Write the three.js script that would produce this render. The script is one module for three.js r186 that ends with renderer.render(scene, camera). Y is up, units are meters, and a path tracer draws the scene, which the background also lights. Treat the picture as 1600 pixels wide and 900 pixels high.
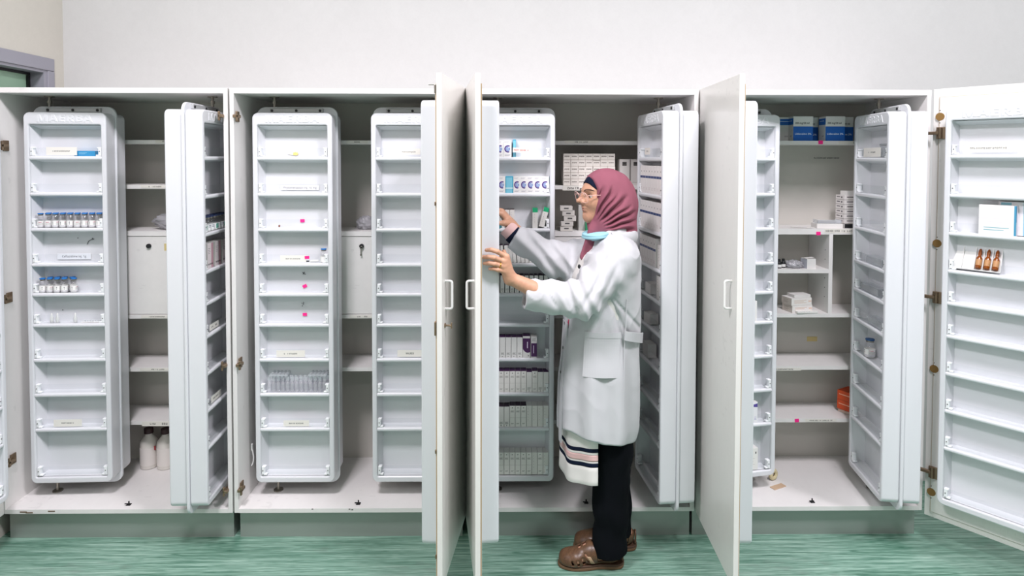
import * as THREE from 'three';
import { RoundedBoxGeometry } from 'three/addons/geometries/RoundedBoxGeometry.js';
import { TextGeometry } from 'three/addons/geometries/TextGeometry.js';
import { FontLoader } from 'three/addons/loaders/FontLoader.js';
import { RectAreaLightUniformsLib } from 'three/addons/lights/RectAreaLightUniformsLib.js';
import { mergeGeometries } from 'three/addons/utils/BufferGeometryUtils.js';
import { ImprovedNoise } from 'three/addons/math/ImprovedNoise.js';

// ------------------------------------------------------------------ camera, light, exposure
const scene = new THREE.Scene();
const camera = new THREE.PerspectiveCamera(49.23, 1600 / 900, 0.05, 60);
camera.position.set(0.1715, 1.6569, 2.6812);
camera.rotation.order = 'YXZ';
camera.rotation.set(-0.0319, -0.0108, 0.0019);
camera.setViewOffset(1600, 900, 0, 170.2, 1600, 900);          // shifted lens, as in an architectural photograph
const renderer = new THREE.WebGLRenderer({ antialias: true });
renderer.toneMapping = THREE.LinearToneMapping;
renderer.toneMappingExposure = 1.1;
renderer.shadowMap.enabled = true;
RectAreaLightUniformsLib.init();
scene.background = new THREE.Color(0x000000);
const LAMP = { intensity: 84, color: new THREE.Color().setRGB(0.985, 0.925, 1.0), w: 0.6, d: 0.6, spots: [[-0.9, 1.85, 1], [1.4, 1.85, 1], [3.55, 1.85, 0.8], [-0.9, 4.3, 0.16], [1.4, 4.3, 0.16]] };

// ------------------------------------------------------------------ helpers
let seed = 12345;
const rnd = () => { seed = (seed * 1664525 + 1013904223) >>> 0; return seed / 4294967296; };
const rr = (a, b) => a + (b - a) * rnd();
const clamp = (x, a, b) => Math.min(b, Math.max(a, x));
const mix = (a, b, t) => a + (b - a) * t;
const sstep = (a, b, x) => { const t = clamp((x - a) / (b - a), 0, 1); return t * t * (3 - 2 * t); };
const noise = new ImprovedNoise();
const fbm = (x, y, z, o = 4) => { let s = 0, a = 0.5; for (let i = 0; i < o; i++) { s += a * noise.noise(x, y, z); x *= 2.03; y *= 2.03; z *= 2.03; a *= 0.5; } return s; };
const V = (x, y, z) => new THREE.Vector3(x, y, z);

const counts = {};
function numbered(name) { const n = counts[name] = (counts[name] ?? -1) + 1; return n ? name + '_' + String(n).padStart(3, '0') : name; }
function tag(o, label, category, group) { o.userData.label = label; o.userData.category = category; if (group) o.userData.group = group; return o; }
function thing(name, label, category, [x, y, z], turn = 0, group) {
  const o = new THREE.Group(); o.name = numbered(name); o.position.set(x, y, z); o.rotation.y = turn;
  scene.add(o); return tag(o, label, category, group);
}
function part(name, geo, mat, parent, label) {
  const m = new THREE.Mesh(geo, mat); m.name = name; m.castShadow = m.receiveShadow = true; parent.add(m);
  if (label) m.userData.label = label;
  return m;
}
function solo(name, geo, mat, label, category, pos, turn = 0, group) {
  const m = part(numbered(name), geo, mat, scene); m.position.set(...pos); m.rotation.y = turn; return tag(m, label, category, group);
}
function copyOf(o, label, pos, turn, group) {
  const c = o.clone(); c.name = numbered(o.name.replace(/_\d\d\d$/, '')); c.userData = { ...o.userData, label }; if (group) c.userData.group = group;
  c.position.set(...pos); c.rotation.set(0, turn, 0); scene.add(c); return c;
}
function struct(name, geo, mat) { const m = part(name, geo, mat, scene); m.userData.kind = 'structure'; return m; }
const ORD = ['first', 'second', 'third', 'fourth', 'fifth', 'sixth', 'seventh', 'eighth', 'ninth', 'tenth', 'eleventh', 'twelfth', 'thirteenth'];

const bx = (w, h, d, x = 0, y = 0, z = 0) => new THREE.BoxGeometry(w, h, d).translate(x, y, z);
const rb = (w, h, d, r, x = 0, y = 0, z = 0, s = 2) => new RoundedBoxGeometry(w, h, d, s, r).translate(x, y, z);
const cyl = (r0, r1, h, n, x = 0, y = 0, z = 0) => new THREE.CylinderGeometry(r0, r1, h, n).translate(x, y, z);
const join = (list) => mergeGeometries(list.map((g) => (g.index ? g.toNonIndexed() : g.clone())).map((g) => { for (const k of Object.keys(g.attributes)) if (!['position', 'normal', 'uv'].includes(k)) g.deleteAttribute(k); return g; }));
function colored(g, hex) { const c = new THREE.Color(hex), n = g.attributes.position.count, a = new Float32Array(n * 3); for (let i = 0; i < n; i++) c.toArray(a, i * 3); g = g.index ? g.toNonIndexed() : g; const m = g.attributes.position.count, b = new Float32Array(m * 3); for (let i = 0; i < m; i++) c.toArray(b, i * 3); g.setAttribute('color', new THREE.BufferAttribute(b, 3)); return g; }
const joinC = (list) => mergeGeometries(list.map(([g, hex]) => colored(g, hex)));
function roundRect(w, h, r, x = 0, y = 0, Cls = THREE.Shape) {
  const s = new Cls(), l = x - w / 2, b = y - h / 2;
  s.moveTo(l + r, b); s.lineTo(l + w - r, b); s.absarc(l + w - r, b + r, r, -Math.PI / 2, 0); s.lineTo(l + w, b + h - r); s.absarc(l + w - r, b + h - r, r, 0, Math.PI / 2);
  s.lineTo(l + r, b + h); s.absarc(l + r, b + h - r, r, Math.PI / 2, Math.PI); s.lineTo(l, b + r); s.absarc(l + r, b + r, r, Math.PI, Math.PI * 1.5);
  return s;
}
const tube = (pts, r, n = 24, m = 8, closed = false) => new THREE.TubeGeometry(new THREE.CatmullRomCurve3(pts.map((p) => V(...p)), closed), n, r, m, closed);

// ------------------------------------------------------------------ materials
function tex(w, h, fn, srgb = true, rx = 1, ry = 1) {
  const d = new Uint8Array(w * h * 4);
  for (let j = 0; j < h; j++) for (let i = 0; i < w; i++) { const c = fn(i / w, j / h, i, j), o = (j * w + i) * 4; d[o] = clamp(c[0], 0, 255); d[o + 1] = clamp(c[1], 0, 255); d[o + 2] = clamp(c[2], 0, 255); d[o + 3] = 255; }
  const t = new THREE.DataTexture(d, w, h); t.wrapS = t.wrapT = THREE.RepeatWrapping; t.magFilter = t.minFilter = THREE.LinearFilter; t.repeat.set(rx, ry);
  if (srgb) t.colorSpace = THREE.SRGBColorSpace; t.needsUpdate = true; return t;
}
const std = (hex, rough = 0.5, o = {}) => new THREE.MeshStandardMaterial({ color: hex, roughness: rough, ...o });
// streaky green vinyl: long grains running along the cabinets
const pn = (u, v, fu, fv, s) => { // tileable value noise from a hash lattice
  const x = u * fu, y = v * fv, x0 = Math.floor(x), y0 = Math.floor(y), fx = x - x0, fy = y - y0;
  const h = (a, b) => { let n = ((((a % fu) + fu) % fu) * 374761393 + (((b % fv) + fv) % fv) * 668265263 + s * 1442695041) | 0; n = Math.imul(n ^ (n >>> 13), 1274126177); return ((n ^ (n >>> 16)) >>> 0) / 4294967296; };
  const sx = fx * fx * (3 - 2 * fx), sy = fy * fy * (3 - 2 * fy);
  return mix(mix(h(x0, y0), h(x0 + 1, y0), sx), mix(h(x0, y0 + 1), h(x0 + 1, y0 + 1), sx), sy);
};
const floorTex = tex(1024, 2048, (u, v) => {
  const wv = v;
  let s = 0.16 * pn(u, v, 6, 120, 1) + 0.24 * pn(u, v, 9, 300, 2) + 0.26 * pn(u, v, 20, 560, 3) + 0.18 * pn(u, v, 60, 900, 4) + 0.16 * pn(u, v, 4, 9, 5);
  s = clamp((s - 0.5) * 2.1 + 0.52, 0, 1);
  s -= 0.5 * clamp((pn(u, v, 26, 420, 11) * pn(u, v, 7, 30, 12) - 0.55) * 4, 0, 1);
  const g = pn(u, v, 5, 7, 7) * pn(u, wv, 24, 90, 8);
  const scuff = clamp((g - 0.42) * 3, 0, 1) * 0.5;
  const a = [72, 115, 96], b = [158, 190, 174];
  return [0, 1, 2].map((k) => mix(mix(a[k], b[k], s), [104, 122, 112][k], scuff));
}, true);
const wallTex = tex(512, 512, (u, v) => { const n = 2 * (pn(u, v, 40, 40, 1) + pn(u, v, 170, 170, 2)) + 2 * pn(u, v, 5, 5, 3); return [191 + n, 192 + n, 190 + n]; });
const lamTex = tex(512, 512, (u, v) => { const n = 2 * pn(u, v, 60, 20, 3) + 2.5 * pn(u, v, 7, 9, 5); const sc = pn(u, v, 60, 60, 6) * pn(u, v, 13, 11, 8) > 0.72 ? -7 : 0; return [231 + n + sc, 229 + n + sc, 226 + n + sc]; });
const M = {
  wall: new THREE.MeshStandardMaterial({ map: wallTex, roughness: 0.75 }),
  wallWarm: new THREE.MeshStandardMaterial({ map: wallTex, color: 0xfffaf0, roughness: 0.75 }),
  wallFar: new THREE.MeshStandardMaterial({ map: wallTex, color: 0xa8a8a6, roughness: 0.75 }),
  ceiling: std(0xeeeeea, 0.9),
  floor: new THREE.MeshPhysicalMaterial({ map: floorTex, roughness: 0.32, clearcoat: 0.25, clearcoatRoughness: 0.12 }),
  lam: new THREE.MeshStandardMaterial({ map: lamTex, roughness: 0.42 }),
  lamEdge: std(0xdedad2, 0.45),
  inner: std(0xcfccc4, 0.55),
  plinth: std(0xa9aea9, 0.3, { metalness: 0.5 }),
  door: new THREE.MeshStandardMaterial({ map: lamTex, color: 0xfafaf8, roughness: 0.28 }),
  plastic: std(0xdcdee1, 0.3),
  plasticFront: std(0xe1e3e6, 0.32),
  clip: new THREE.MeshStandardMaterial({ vertexColors: true, roughness: 0.35 }),
  guard: new THREE.MeshPhysicalMaterial({ color: 0xfcfdfd, roughness: 0.06, transmission: 1, thickness: 0, ior: 1.22 }),
  glass: new THREE.MeshPhysicalMaterial({ color: 0xfdfdfd, roughness: 0.04, transmission: 1, thickness: 0, ior: 1.38 }),
  amber: new THREE.MeshPhysicalMaterial({ color: 0xa8560e, roughness: 0.12, transmission: 0.45, thickness: 0 }),
  mdf: std(0xb79b74, 0.85),
  metal: std(0x9a958c, 0.35, { metalness: 0.85 }),
  bronze: std(0x8f7c66, 0.4, { metalness: 0.75 }),
  dark: std(0x1b1c1e, 0.5),
  white: std(0xe9e9e6, 0.4),
  pink: std(0xff1d8e, 0.6),
  blueCap: std(0x2a78c4, 0.4),
  powder: std(0xeeeeec, 0.8),
};
// one sheet carries all print: every label and carton face is a rectangle of it
const SHEET = 2048, sheet = document.createElement('canvas'); sheet.width = sheet.height = SHEET;
const cx = sheet.getContext('2d'); cx.fillStyle = '#e9e7e2'; cx.fillRect(0, 0, SHEET, SHEET);
let px = 4, py = 4, rowH = 0;
function print(w, h, draw) {
  if (px + w + 4 > SHEET) { px = 4; py += rowH + 6; rowH = 0; }
  if (py + h > SHEET) throw new Error('print sheet full');
  cx.save(); cx.beginPath(); cx.rect(px - 2, py - 2, w + 4, h + 4); cx.clip(); cx.translate(px, py); draw(cx, w, h); cx.restore();
  const r = { u0: px / SHEET, u1: (px + w) / SHEET, v0: 1 - (py + h) / SHEET, v1: 1 - py / SHEET };
  px += w + 6; rowH = Math.max(rowH, h); return r;
}
const solidCache = {};
const solid = (hex) => (solidCache[hex] ??= print(8, 8, (c, w, h) => { c.fillStyle = hex; c.fillRect(-2, -2, w + 4, h + 4); }));
const paper = (text, { w = 200, h = 44, bg = '#efece4', fg = '#4c4c4a', size = 20, bold = true, font = 'sans-serif', dx = 0, dy = 0 } = {}) => print(w, h, (c) => {
  c.fillStyle = bg; c.fillRect(-2, -2, w + 4, h + 4); c.fillStyle = fg; c.font = (bold ? 'bold ' : '') + size + 'px ' + font; c.textAlign = 'center'; c.textBaseline = 'middle';
  if (text[0] !== '~') { c.fillText(text, w / 2 + dx, h / 2 + dy, w - 10); return; }
  // print too small to read: a line of strokes of letter height
  let x = 0, n = +text.slice(1), q = n * 7; const sc = Math.min(1, (w - 12) / (n * size * 0.62)), u = size * 0.62 * sc;
  for (let k = 0; k < n; k++) { q = (q * 31 + 17) % 97; if (q % 9 === 0) continue; const X = w / 2 + dx + (k - n / 2) * u, H = size * 0.62; c.fillRect(X, h / 2 + dy - H / 2, u * 0.2, H); if (q % 2) c.fillRect(X, h / 2 + dy - H / 2, u * 0.66, H * 0.2); if (q % 3) c.fillRect(X + u * 0.48, h / 2 + dy - H / 2, u * 0.2, H); if (q % 5 < 2) c.fillRect(X, h / 2 + dy + H * 0.3, u * 0.66, H * 0.2); }
});
const sheetTex = new THREE.CanvasTexture(sheet); sheetTex.colorSpace = THREE.SRGBColorSpace; sheetTex.magFilter = THREE.LinearFilter;
M.print = new THREE.MeshStandardMaterial({ map: sheetTex, roughness: 0.55 });
// a box (slightly rounded) whose faces carry rectangles of the print sheet; keys: front back left right top bottom all
function printedBox(w, h, d, faces, r = 0.0006) {
  const g = (r ? new RoundedBoxGeometry(w, h, d, 1, r) : new THREE.BoxGeometry(w, h, d).toNonIndexed());
  const p = g.attributes.position, uv = g.attributes.uv, a = V(0, 0, 0), b = V(0, 0, 0), c = V(0, 0, 0), n = V(0, 0, 0);
  for (let i = 0; i < p.count; i += 3) {
    a.fromBufferAttribute(p, i); b.fromBufferAttribute(p, i + 1); c.fromBufferAttribute(p, i + 2);
    n.copy(b).sub(a).cross(c.clone().sub(a));
    const ax = Math.abs(n.x), ay = Math.abs(n.y), az = Math.abs(n.z);
    const k = az >= ax && az >= ay ? (n.z > 0 ? 'front' : 'back') : ax >= ay ? (n.x > 0 ? 'right' : 'left') : n.y > 0 ? 'top' : 'bottom';
    const f = faces[k] ?? faces.all;
    for (let j = i; j < i + 3; j++) {
      const X = p.getX(j) / w + 0.5, Y = p.getY(j) / h + 0.5, Z = p.getZ(j) / d + 0.5;
      const [s, t] = k === 'front' ? [X, Y] : k === 'back' ? [1 - X, Y] : k === 'right' ? [1 - Z, Y] : k === 'left' ? [Z, Y] : k === 'top' ? [X, 1 - Z] : [X, Z];
      uv.setXY(j, mix(f.u0, f.u1, s), mix(f.v0, f.v1, t));
    }
  }
  return g.translate(0, h / 2, 0);
}
const labelGeo = (w, h, rect, t = 0.0008) => printedBox(w, h, t, { front: rect, all: solid('#efece4') }, 0);
function metreUV(g, s = 1) { // box-projected uv in metres
  g = g.index ? g.toNonIndexed() : g; const p = g.attributes.position, n = g.attributes.normal, uv = g.attributes.uv;
  for (let i = 0; i < p.count; i++) { const ax = Math.abs(n.getX(i)), ay = Math.abs(n.getY(i)), az = Math.abs(n.getZ(i)); const [u, v] = az >= ax && az >= ay ? [p.getX(i), p.getY(i)] : ax >= ay ? [p.getZ(i), p.getY(i)] : [p.getX(i), p.getZ(i)]; uv.setXY(i, u * s, v * s); }
  return g;
}
// ------------------------------------------------------------------ the room
const RX0 = -2.03, RX1 = 4.3, RZ0 = -0.492, RZ1 = 5.6, RY = 3.8;
struct('floor', metreUV(bx(RX1 - RX0 + 0.4, 0.1, RZ1 - RZ0 + 0.4, (RX0 + RX1) / 2, -0.05, (RZ0 + RZ1) / 2), 0.7), M.floor);
struct('ceiling', metreUV(bx(RX1 - RX0 + 0.4, 0.1, RZ1 - RZ0 + 0.4, (RX0 + RX1) / 2, RY + 0.05, (RZ0 + RZ1) / 2)), M.ceiling);
struct('wall_back', metreUV(bx(RX1 - RX0 + 0.4, RY, 0.15, (RX0 + RX1) / 2, RY / 2, RZ0 - 0.075)), M.wall);
struct('wall_front', metreUV(bx(RX1 - RX0 + 0.4, RY, 0.15, (RX0 + RX1) / 2, RY / 2, RZ1 + 0.075)), M.wallFar);
struct('wall_right', metreUV(bx(0.15, RY, RZ1 - RZ0, RX1 + 0.075, RY / 2, (RZ0 + RZ1) / 2)), M.wallFar);
{ // left wall with the opening of the grey-framed window above the first cabinet's shoulder
  const wz0 = -0.375, wz1 = 0.62, wy0 = 1.0, wy1 = 2.085, t = 0.15, x = RX0 - t / 2;
  struct('wall_left', metreUV(join([
    bx(t, RY, wz0 - RZ0, x, RY / 2, (RZ0 + wz0) / 2), bx(t, RY, RZ1 - wz1, x, RY / 2, (RZ1 + wz1) / 2),
    bx(t, wy0, wz1 - wz0, x, wy0 / 2, (wz0 + wz1) / 2), bx(t, RY - wy1, wz1 - wz0, x, (RY + wy1) / 2, (wz0 + wz1) / 2)])), M.wallWarm);
  const win = new THREE.Group(); win.name = 'window_1'; win.userData.kind = 'structure'; scene.add(win);
  const grey = std(0x8f8f98, 0.5), f = 0.045, zc = (wz0 + wz1) / 2, yc = (wy0 + wy1) / 2, L = wz1 - wz0, H = wy1 - wy0;
  // architrave proud of the wall, then the deep jamb, then the sash
  part('window_frame', join([rb(0.03, f + 0.015, L + 0.09, 0.003, RX0 - 0.008, wy1 + f / 2, zc), rb(0.03, H, f, 0.003, RX0 - 0.008, yc - 0.0085, wz0 - f / 2), rb(0.03, H, f, 0.003, RX0 - 0.008, yc - 0.0085, wz1 + f / 2), rb(0.03, f, L + 0.1, 0.003, RX0 - 0.008, wy0 - f / 2, zc)]), grey, win);
  part('window_jamb', join([bx(0.12, 0.02, L, RX0 - 0.06, wy1 - 0.01, zc), bx(0.12, H - 0.04, 0.02, RX0 - 0.06, yc, wz0 + 0.01), bx(0.12, H - 0.04, 0.02, RX0 - 0.06, yc, wz1 - 0.01), bx(0.12, 0.02, L, RX0 - 0.06, wy0 + 0.01, zc)]), grey, win);
  part('window_gasket', join([bx(0.012, 0.012, L - 0.04, RX0 - 0.07, wy1 - 0.026, zc), bx(0.012, H - 0.068, 0.012, RX0 - 0.07, yc, wz0 + 0.026)]), M.dark, win);
  part('window_pane', bx(0.008, H - 0.04, L - 0.04, RX0 - 0.08, yc, zc), std(0xa9cdb2, 0.25), win, 'pale green frosted pane');
  part('window_rail', bx(0.02, 0.05, L - 0.3, RX0 - 0.072, 1.975, zc + 0.16), std(0x6a3326, 0.5), win, 'reddish brown rail');
}
// ceiling lights: out of the frame, but they are what lights the room
LAMP.spots.forEach(([x, z, k], i) => {
  const g = thing('ceiling_light', ['square ceiling light panel above the second cabinet, nearer the cabinets', 'square ceiling light panel above the fourth cabinet, nearer the cabinets', 'square ceiling light panel nearest the right wall, nearer the cabinets', 'square ceiling light panel behind the camera on the left side', 'square ceiling light panel behind the camera on the right side'][i], 'light', [x, RY, z]);
  const e = 0.03, W = LAMP.w, D = LAMP.d;
  part('frame', join([rb(W + 2 * e, 0.03, e, 0.004, 0, -0.015, D / 2 + e / 2), rb(W + 2 * e, 0.03, e, 0.004, 0, -0.015, -D / 2 - e / 2), rb(e, 0.03, D, 0.004, W / 2 + e / 2, -0.015, 0), rb(e, 0.03, D, 0.004, -W / 2 - e / 2, -0.015, 0)]), M.white, g);
  part('diffuser', bx(W, 0.008, D, 0, -0.018, 0), new THREE.MeshStandardMaterial({ color: 0xffffff, emissive: LAMP.color, emissiveIntensity: 2, roughness: 0.6 }), g);
  const l = new THREE.RectAreaLight(LAMP.color, LAMP.intensity * k, W, D); l.position.set(0, -0.03, 0); l.rotation.x = -Math.PI / 2; l.name = 'panel_light'; g.add(l);
});

// ------------------------------------------------------------------ the moulded shelf tray used on every rack and door
const TW = 0.348, TH = 1.64, TT = 0.07, BARS = [1.44, 1.2815, 1.126, 0.971, 0.839, 0.703, 0.548, 0.393, 0.237], OPEN_TOP = 1.586, OPEN_BOT = 0.026;
const font = await new FontLoader().loadAsync('fonts/droid/droid_sans_bold.typeface.json');
const T = {};
{
  const s = roundRect(TW - 0.012, TH - 0.012, 0.02, 0, TH / 2);
  s.holes.push(roundRect(TW - 0.044 + 0.012, OPEN_TOP - OPEN_BOT + 0.012, 0.012, 0, (OPEN_TOP + OPEN_BOT) / 2, THREE.Path));
  const ring = new THREE.ExtrudeGeometry(s, { depth: TT - 0.012, bevelThickness: 0.006, bevelSize: 0.006, bevelSegments: 3, curveSegments: 8 }).translate(0, 0, 0.006);
  const back = bx(TW - 0.03, TH - 0.03, 0.004, 0, TH / 2, 0.004);
  const pos = [], quad = (a, b, c, d) => pos.push(...a, ...b, ...c, ...a, ...c, ...d);
  const tops = [OPEN_TOP, ...BARS], bots = [...BARS, OPEN_BOT], X = TW / 2 - 0.022, zf = TT - 0.012, zb = 0.009;
  for (let i = 0; i < 10; i++) {
    const t = tops[i] - 0.002, b = bots[i] + 0.002, xi = X - 0.014, tb = t - 0.016, bb = b + 0.004;
    quad([-X, b, zf], [-xi, bb, zb], [-xi, tb, zb], [-X, t, zf]); quad([X, t, zf], [xi, tb, zb], [xi, bb, zb], [X, b, zf]);
    quad([-X, t, zf], [-xi, tb, zb], [xi, tb, zb], [X, t, zf]); quad([-xi, bb, zb], [xi, bb, zb], [xi, tb, zb], [-xi, tb, zb]); quad([-X, b, zf], [X, b, zf], [xi, bb, zb], [-xi, bb, zb]);
  }
  const cell = new THREE.BufferGeometry(); cell.setAttribute('position', new THREE.Float32BufferAttribute(pos, 3)); cell.setAttribute('uv', new THREE.Float32BufferAttribute(new Float32Array(pos.length / 3 * 2), 2)); cell.computeVertexNormals();
  T.shell = join([ring, back, cell]);
  T.shelf = join([bx(TW - 0.046, 0.007, TT - 0.02, 0, 0, TT / 2 - 0.002), rb(TW - 0.038, 0.017, 0.017, 0.0075, 0, 0, TT - 0.009, 3)]);
  const clip = (m) => joinC([[rb(0.013, 0.036, 0.02, 0.003, 0, 0.026, TT - 0.014), 0xf1f4f5], [rb(0.017, 0.007, 0.02, 0.003, 0.002 * m, 0.045, TT - 0.014), 0xf1f4f5], [rb(0.024, 0.007, 0.02, 0.002, 0.005 * m, 0.012, TT - 0.014), 0xf1f4f5], [cyl(0.0021, 0.0021, 0.003, 8).rotateX(Math.PI / 2).translate(0, 0.03, TT - 0.004), 0x4a4a48]]);
  T.clip = { '-1': clip(1), 1: clip(-1) };
  T.guard = bx(TW - 0.07, 0.036, 0.0016, 0, 0.028, TT - 0.016);
  const text = new TextGeometry('MAERBA', { font, size: 0.03, depth: 0.0014, curveSegments: 4, bevelEnabled: true, bevelThickness: 0.0012, bevelSize: 0.001, bevelSegments: 1 });
  text.computeBoundingBox(); const bw = text.boundingBox.max.x; text.translate(-bw / 2, 0, 0).scale(0.24 / bw, 1, 1).translate(0, 1.598, TT - 0.001); T.text = text;
}
// adds the tray at `frame` (a matrix in the parent's space); nested: the pieces hang under the tray, else beside it
function addTray(parent, frame, { nested = true, detail = true, prefix = '' } = {}) {
  const put = (name, geo, mat, owner, x = 0, y = 0) => { const m = part(name, geo, mat, owner); m.position.set(x, y, 0); if (owner === parent) { m.updateMatrix(); m.matrix.premultiply(frame); m.matrix.decompose(m.position, m.quaternion, m.scale); } return m; };
  const tray = put('tray', T.shell, M.plastic, parent), owner = nested ? tray : parent;
  BARS.forEach((y) => put('shelf', T.shelf, M.plasticFront, owner, 0, y));
  if (detail) {
    [...BARS, OPEN_BOT - 0.004].forEach((y) => { for (const m of [-1, 1]) put('clip', T.clip[m], M.clip, owner, m * (TW / 2 - 0.03), y); put('guard', T.guard, M.guard, owner, 0, y); });
    put('lettering', T.text, M.plasticFront, owner);
  }
  return tray;
}

// ------------------------------------------------------------------ cabinets
const CH = 1.955, CB = 0.126, PT = 0.018, CD = 0.47, SHELF_Z = -0.265;
// stickers and printed strips belong to the shelf edge or wall they are stuck on
function strip(parent, w, h, rect, [x, y, z], tilt = 0, name = 'label_strip') { const m = part(name, labelGeo(w, h, rect), M.print, parent); m.position.set(x, y - h / 2, z); m.rotation.z = tilt; return m; }
const PINK = solid('#ff1f8f');
function pinkNote(parent, [x, y, z], s = 0.02, tilt = 0) { const m = part('sticky_note', printedBox(s, s * 0.8, 0.0008, { all: PINK }, 0), M.print, parent); m.position.set(x, y - s * 0.4, z); m.rotation.z = tilt; return m; }
function makeDoor(cab, hx, hz, dir, side, { full = false, handle = true, holes = false, furniture = false, hingeY = [1.769, 1.075, 0.324] } = {}) {
  // local frame of the door: x runs from the hinge to the free edge, z points to the tray side
  const d = new THREE.Group(); d.name = 'door'; d.position.set(hx, 0, hz); cab.add(d);
  d.rotation.y = -dir; if (side < 0) d.rotation.y = Math.PI - dir;
  const s = side; // +1: free edge along +x of the frame, -1: along -x
  part('door_leaf', metreUV(rb(0.49, CH - CB, 0.019, 0.0015, s * 0.245, (CH + CB) / 2, -0.0095)), M.door, d);
  part('backing_board', bx(0.458, CH - CB - 0.06, 0.005, s * 0.2515, (CH + CB) / 2 - 0.005, 0.0025), M.mdf, d, 'raw tan board edge');
  const tcx = s * 0.2375;
  part('liner', bx(0.455, CH - CB - 0.062, 0.0012, s * 0.2515, (CH + CB) / 2 - 0.005, 0.0056), M.door, d);
  addTray(d, new THREE.Matrix4().makeTranslation(tcx, 0.23, 0.006), { nested: false, detail: full });
  if (handle) { const hxp = s * 0.435, y = 1.17; part('handle', tube([[-0.05, -0.018], [-0.05, -0.03], [-0.0498, -0.037], [-0.048, -0.0415], [-0.0445, -0.0437], [-0.038, -0.044], [-0.02, -0.044], [0, -0.044], [0.02, -0.044], [0.038, -0.044], [0.0445, -0.0437], [0.048, -0.0415], [0.0498, -0.037], [0.05, -0.03], [0.05, -0.018]].map(([a, c]) => [hxp, y + a, c]), 0.0046, 70, 8), M.white, d); }
  if (furniture) {
    part('lock_knob', join([cyl(0.008, 0.008, 0.004, 16).rotateX(Math.PI / 2).translate(s * 0.446, 1.062, -0.021), cyl(0.0035, 0.0035, 0.022, 12).rotateX(Math.PI / 2).translate(s * 0.446, 1.062, -0.032), rb(0.006, 0.022, 0.005, 0.002, s * 0.446, 1.062, -0.044)]), M.bronze, d);
    part('lock_case', rb(0.012, 0.05, 0.007, 0.002, s * 0.482, 1.06, 0.006), M.bronze, d);
    part('slide_bolt', join([rb(0.012, 0.03, 0.006, 0.002, s * 0.48, 1.9, 0.006), cyl(0.0025, 0.0025, 0.03, 8).rotateX(Math.PI / 2).translate(s * 0.48, 1.916, 0.014)]), M.metal, d);
    for (const y of [1.5, 0.62, 0.24]) part('edge_catch', rb(0.006, 0.014, 0.005, 0.002, s * 0.483, y, 0.006), M.bronze, d);
  }
  for (const y of hingeY) part('hinge', join([rb(0.045, 0.05, 0.008, 0.002, s * 0.038, y, 0.01), rb(0.055, 0.014, 0.014, 0.003, s * 0.006, y, 0.014), cyl(0.008, 0.008, 0.045, 10, s * 0.03, y, 0.016)]), M.bronze, d);
  if (holes) for (const y of [1.838, 1.304, 0.768, 0.236]) { part('hinge_hole', join([cyl(0.0165, 0.0165, 0.0016, 20).rotateX(Math.PI / 2).translate(s * 0.026, y, 0.0065)]), std(0x8a6a3a, 0.9), d, 'round drilled hole of bare board'); part('screw_hole', join([-1, 1].map((k) => cyl(0.002, 0.002, 0.0012, 8).rotateX(Math.PI / 2).translate(s * 0.026, y + k * 0.026, 0.0066))), M.dark, d); }
  return d;
}
function cabinet(i, label, spec) {
  const g = thing('medicine_cabinet', label, 'cabinet', [i - 2 + 0.5, 0, 0]);
  const w = 0.496, zc = -CD / 2;
  for (const s of [-1, 1]) part('side_panel', metreUV(rb(PT, CH - CB, CD, 0.001, s * (w - PT / 2), (CH + CB) / 2, zc)), M.lam, g);
  part('top_panel', metreUV(bx(2 * w - 2 * PT, PT + 0.004, CD, 0, CH - PT / 2 - 0.002, zc)), M.lam, g);
  part('bottom_panel', metreUV(bx(2 * w - 2 * PT, PT, CD, 0, CB + PT / 2, zc)), M.lam, g);
  part('back_panel', metreUV(bx(2 * w - 2 * PT, CH - CB - 2 * PT - 0.004, 0.004, 0, (CH + CB) / 2 - 0.002, -CD + 0.002)), M.inner, g);
  part('plinth', bx(2 * w - (spec.gapR ?? 0.02), CB, CD - 0.035, -(0.02 - (spec.gapR ?? 0.02)) / 2, CB / 2, zc - 0.0175), M.plinth, g);
  const sw = 2 * w - 2 * PT - 0.001, sd = CD + SHELF_Z - 0.006;
  for (const sh of spec.shelves) { const m = part('shelf', metreUV(bx(sh.w ?? sw, sh.t ?? 0.018, sd, 0, 0, 0)), M.lam, g); m.position.set(sh.x ?? 0, sh.y, (SHELF_Z - CD + 0.006) / 2); m.rotation.z = sh.tilt ?? 0; }
  if (spec.lockbox) {
    const [y0, y1] = spec.lockbox, hh = y1 - y0 - 0.006;
    const b = part('lockbox_door', rb(sw - 0.006, hh, 0.016, 0.0015, 0, 0, 0), M.lam, g); b.position.set(0, (y0 + y1) / 2, SHELF_Z - 0.012);
    part('lock', cyl(0.0105, 0.0105, 0.01, 20).rotateX(Math.PI / 2).translate(spec.keyX, hh / 2 - 0.045, 0.012), M.dark, b);
    if (spec.key) part('key', join([bx(0.004, 0.03, 0.0015, spec.keyX - 0.002, hh / 2 - 0.07, 0.018).rotateZ(0.0), new THREE.TorusGeometry(0.006, 0.0012, 6, 14).translate(spec.keyX, hh / 2 - 0.052, 0.018), cyl(0.0045, 0.0045, 0.0015, 12).rotateX(Math.PI / 2).translate(spec.keyX - 0.002, hh / 2 - 0.086, 0.018)]), M.metal, b);
  }
  part('door_catch', join([rb(0.018, 0.004, 0.016, 0.001, 0.03, CB + PT + 0.002, -0.035), cyl(0.003, 0.003, 0.014, 8).translate(0.03, CB + PT + 0.009, -0.036), bx(0.02, 0.003, 0.004, 0.026, CB + PT + 0.008, -0.03).rotateY(0.02)]), M.dark, g);
  return g;
}
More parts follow.
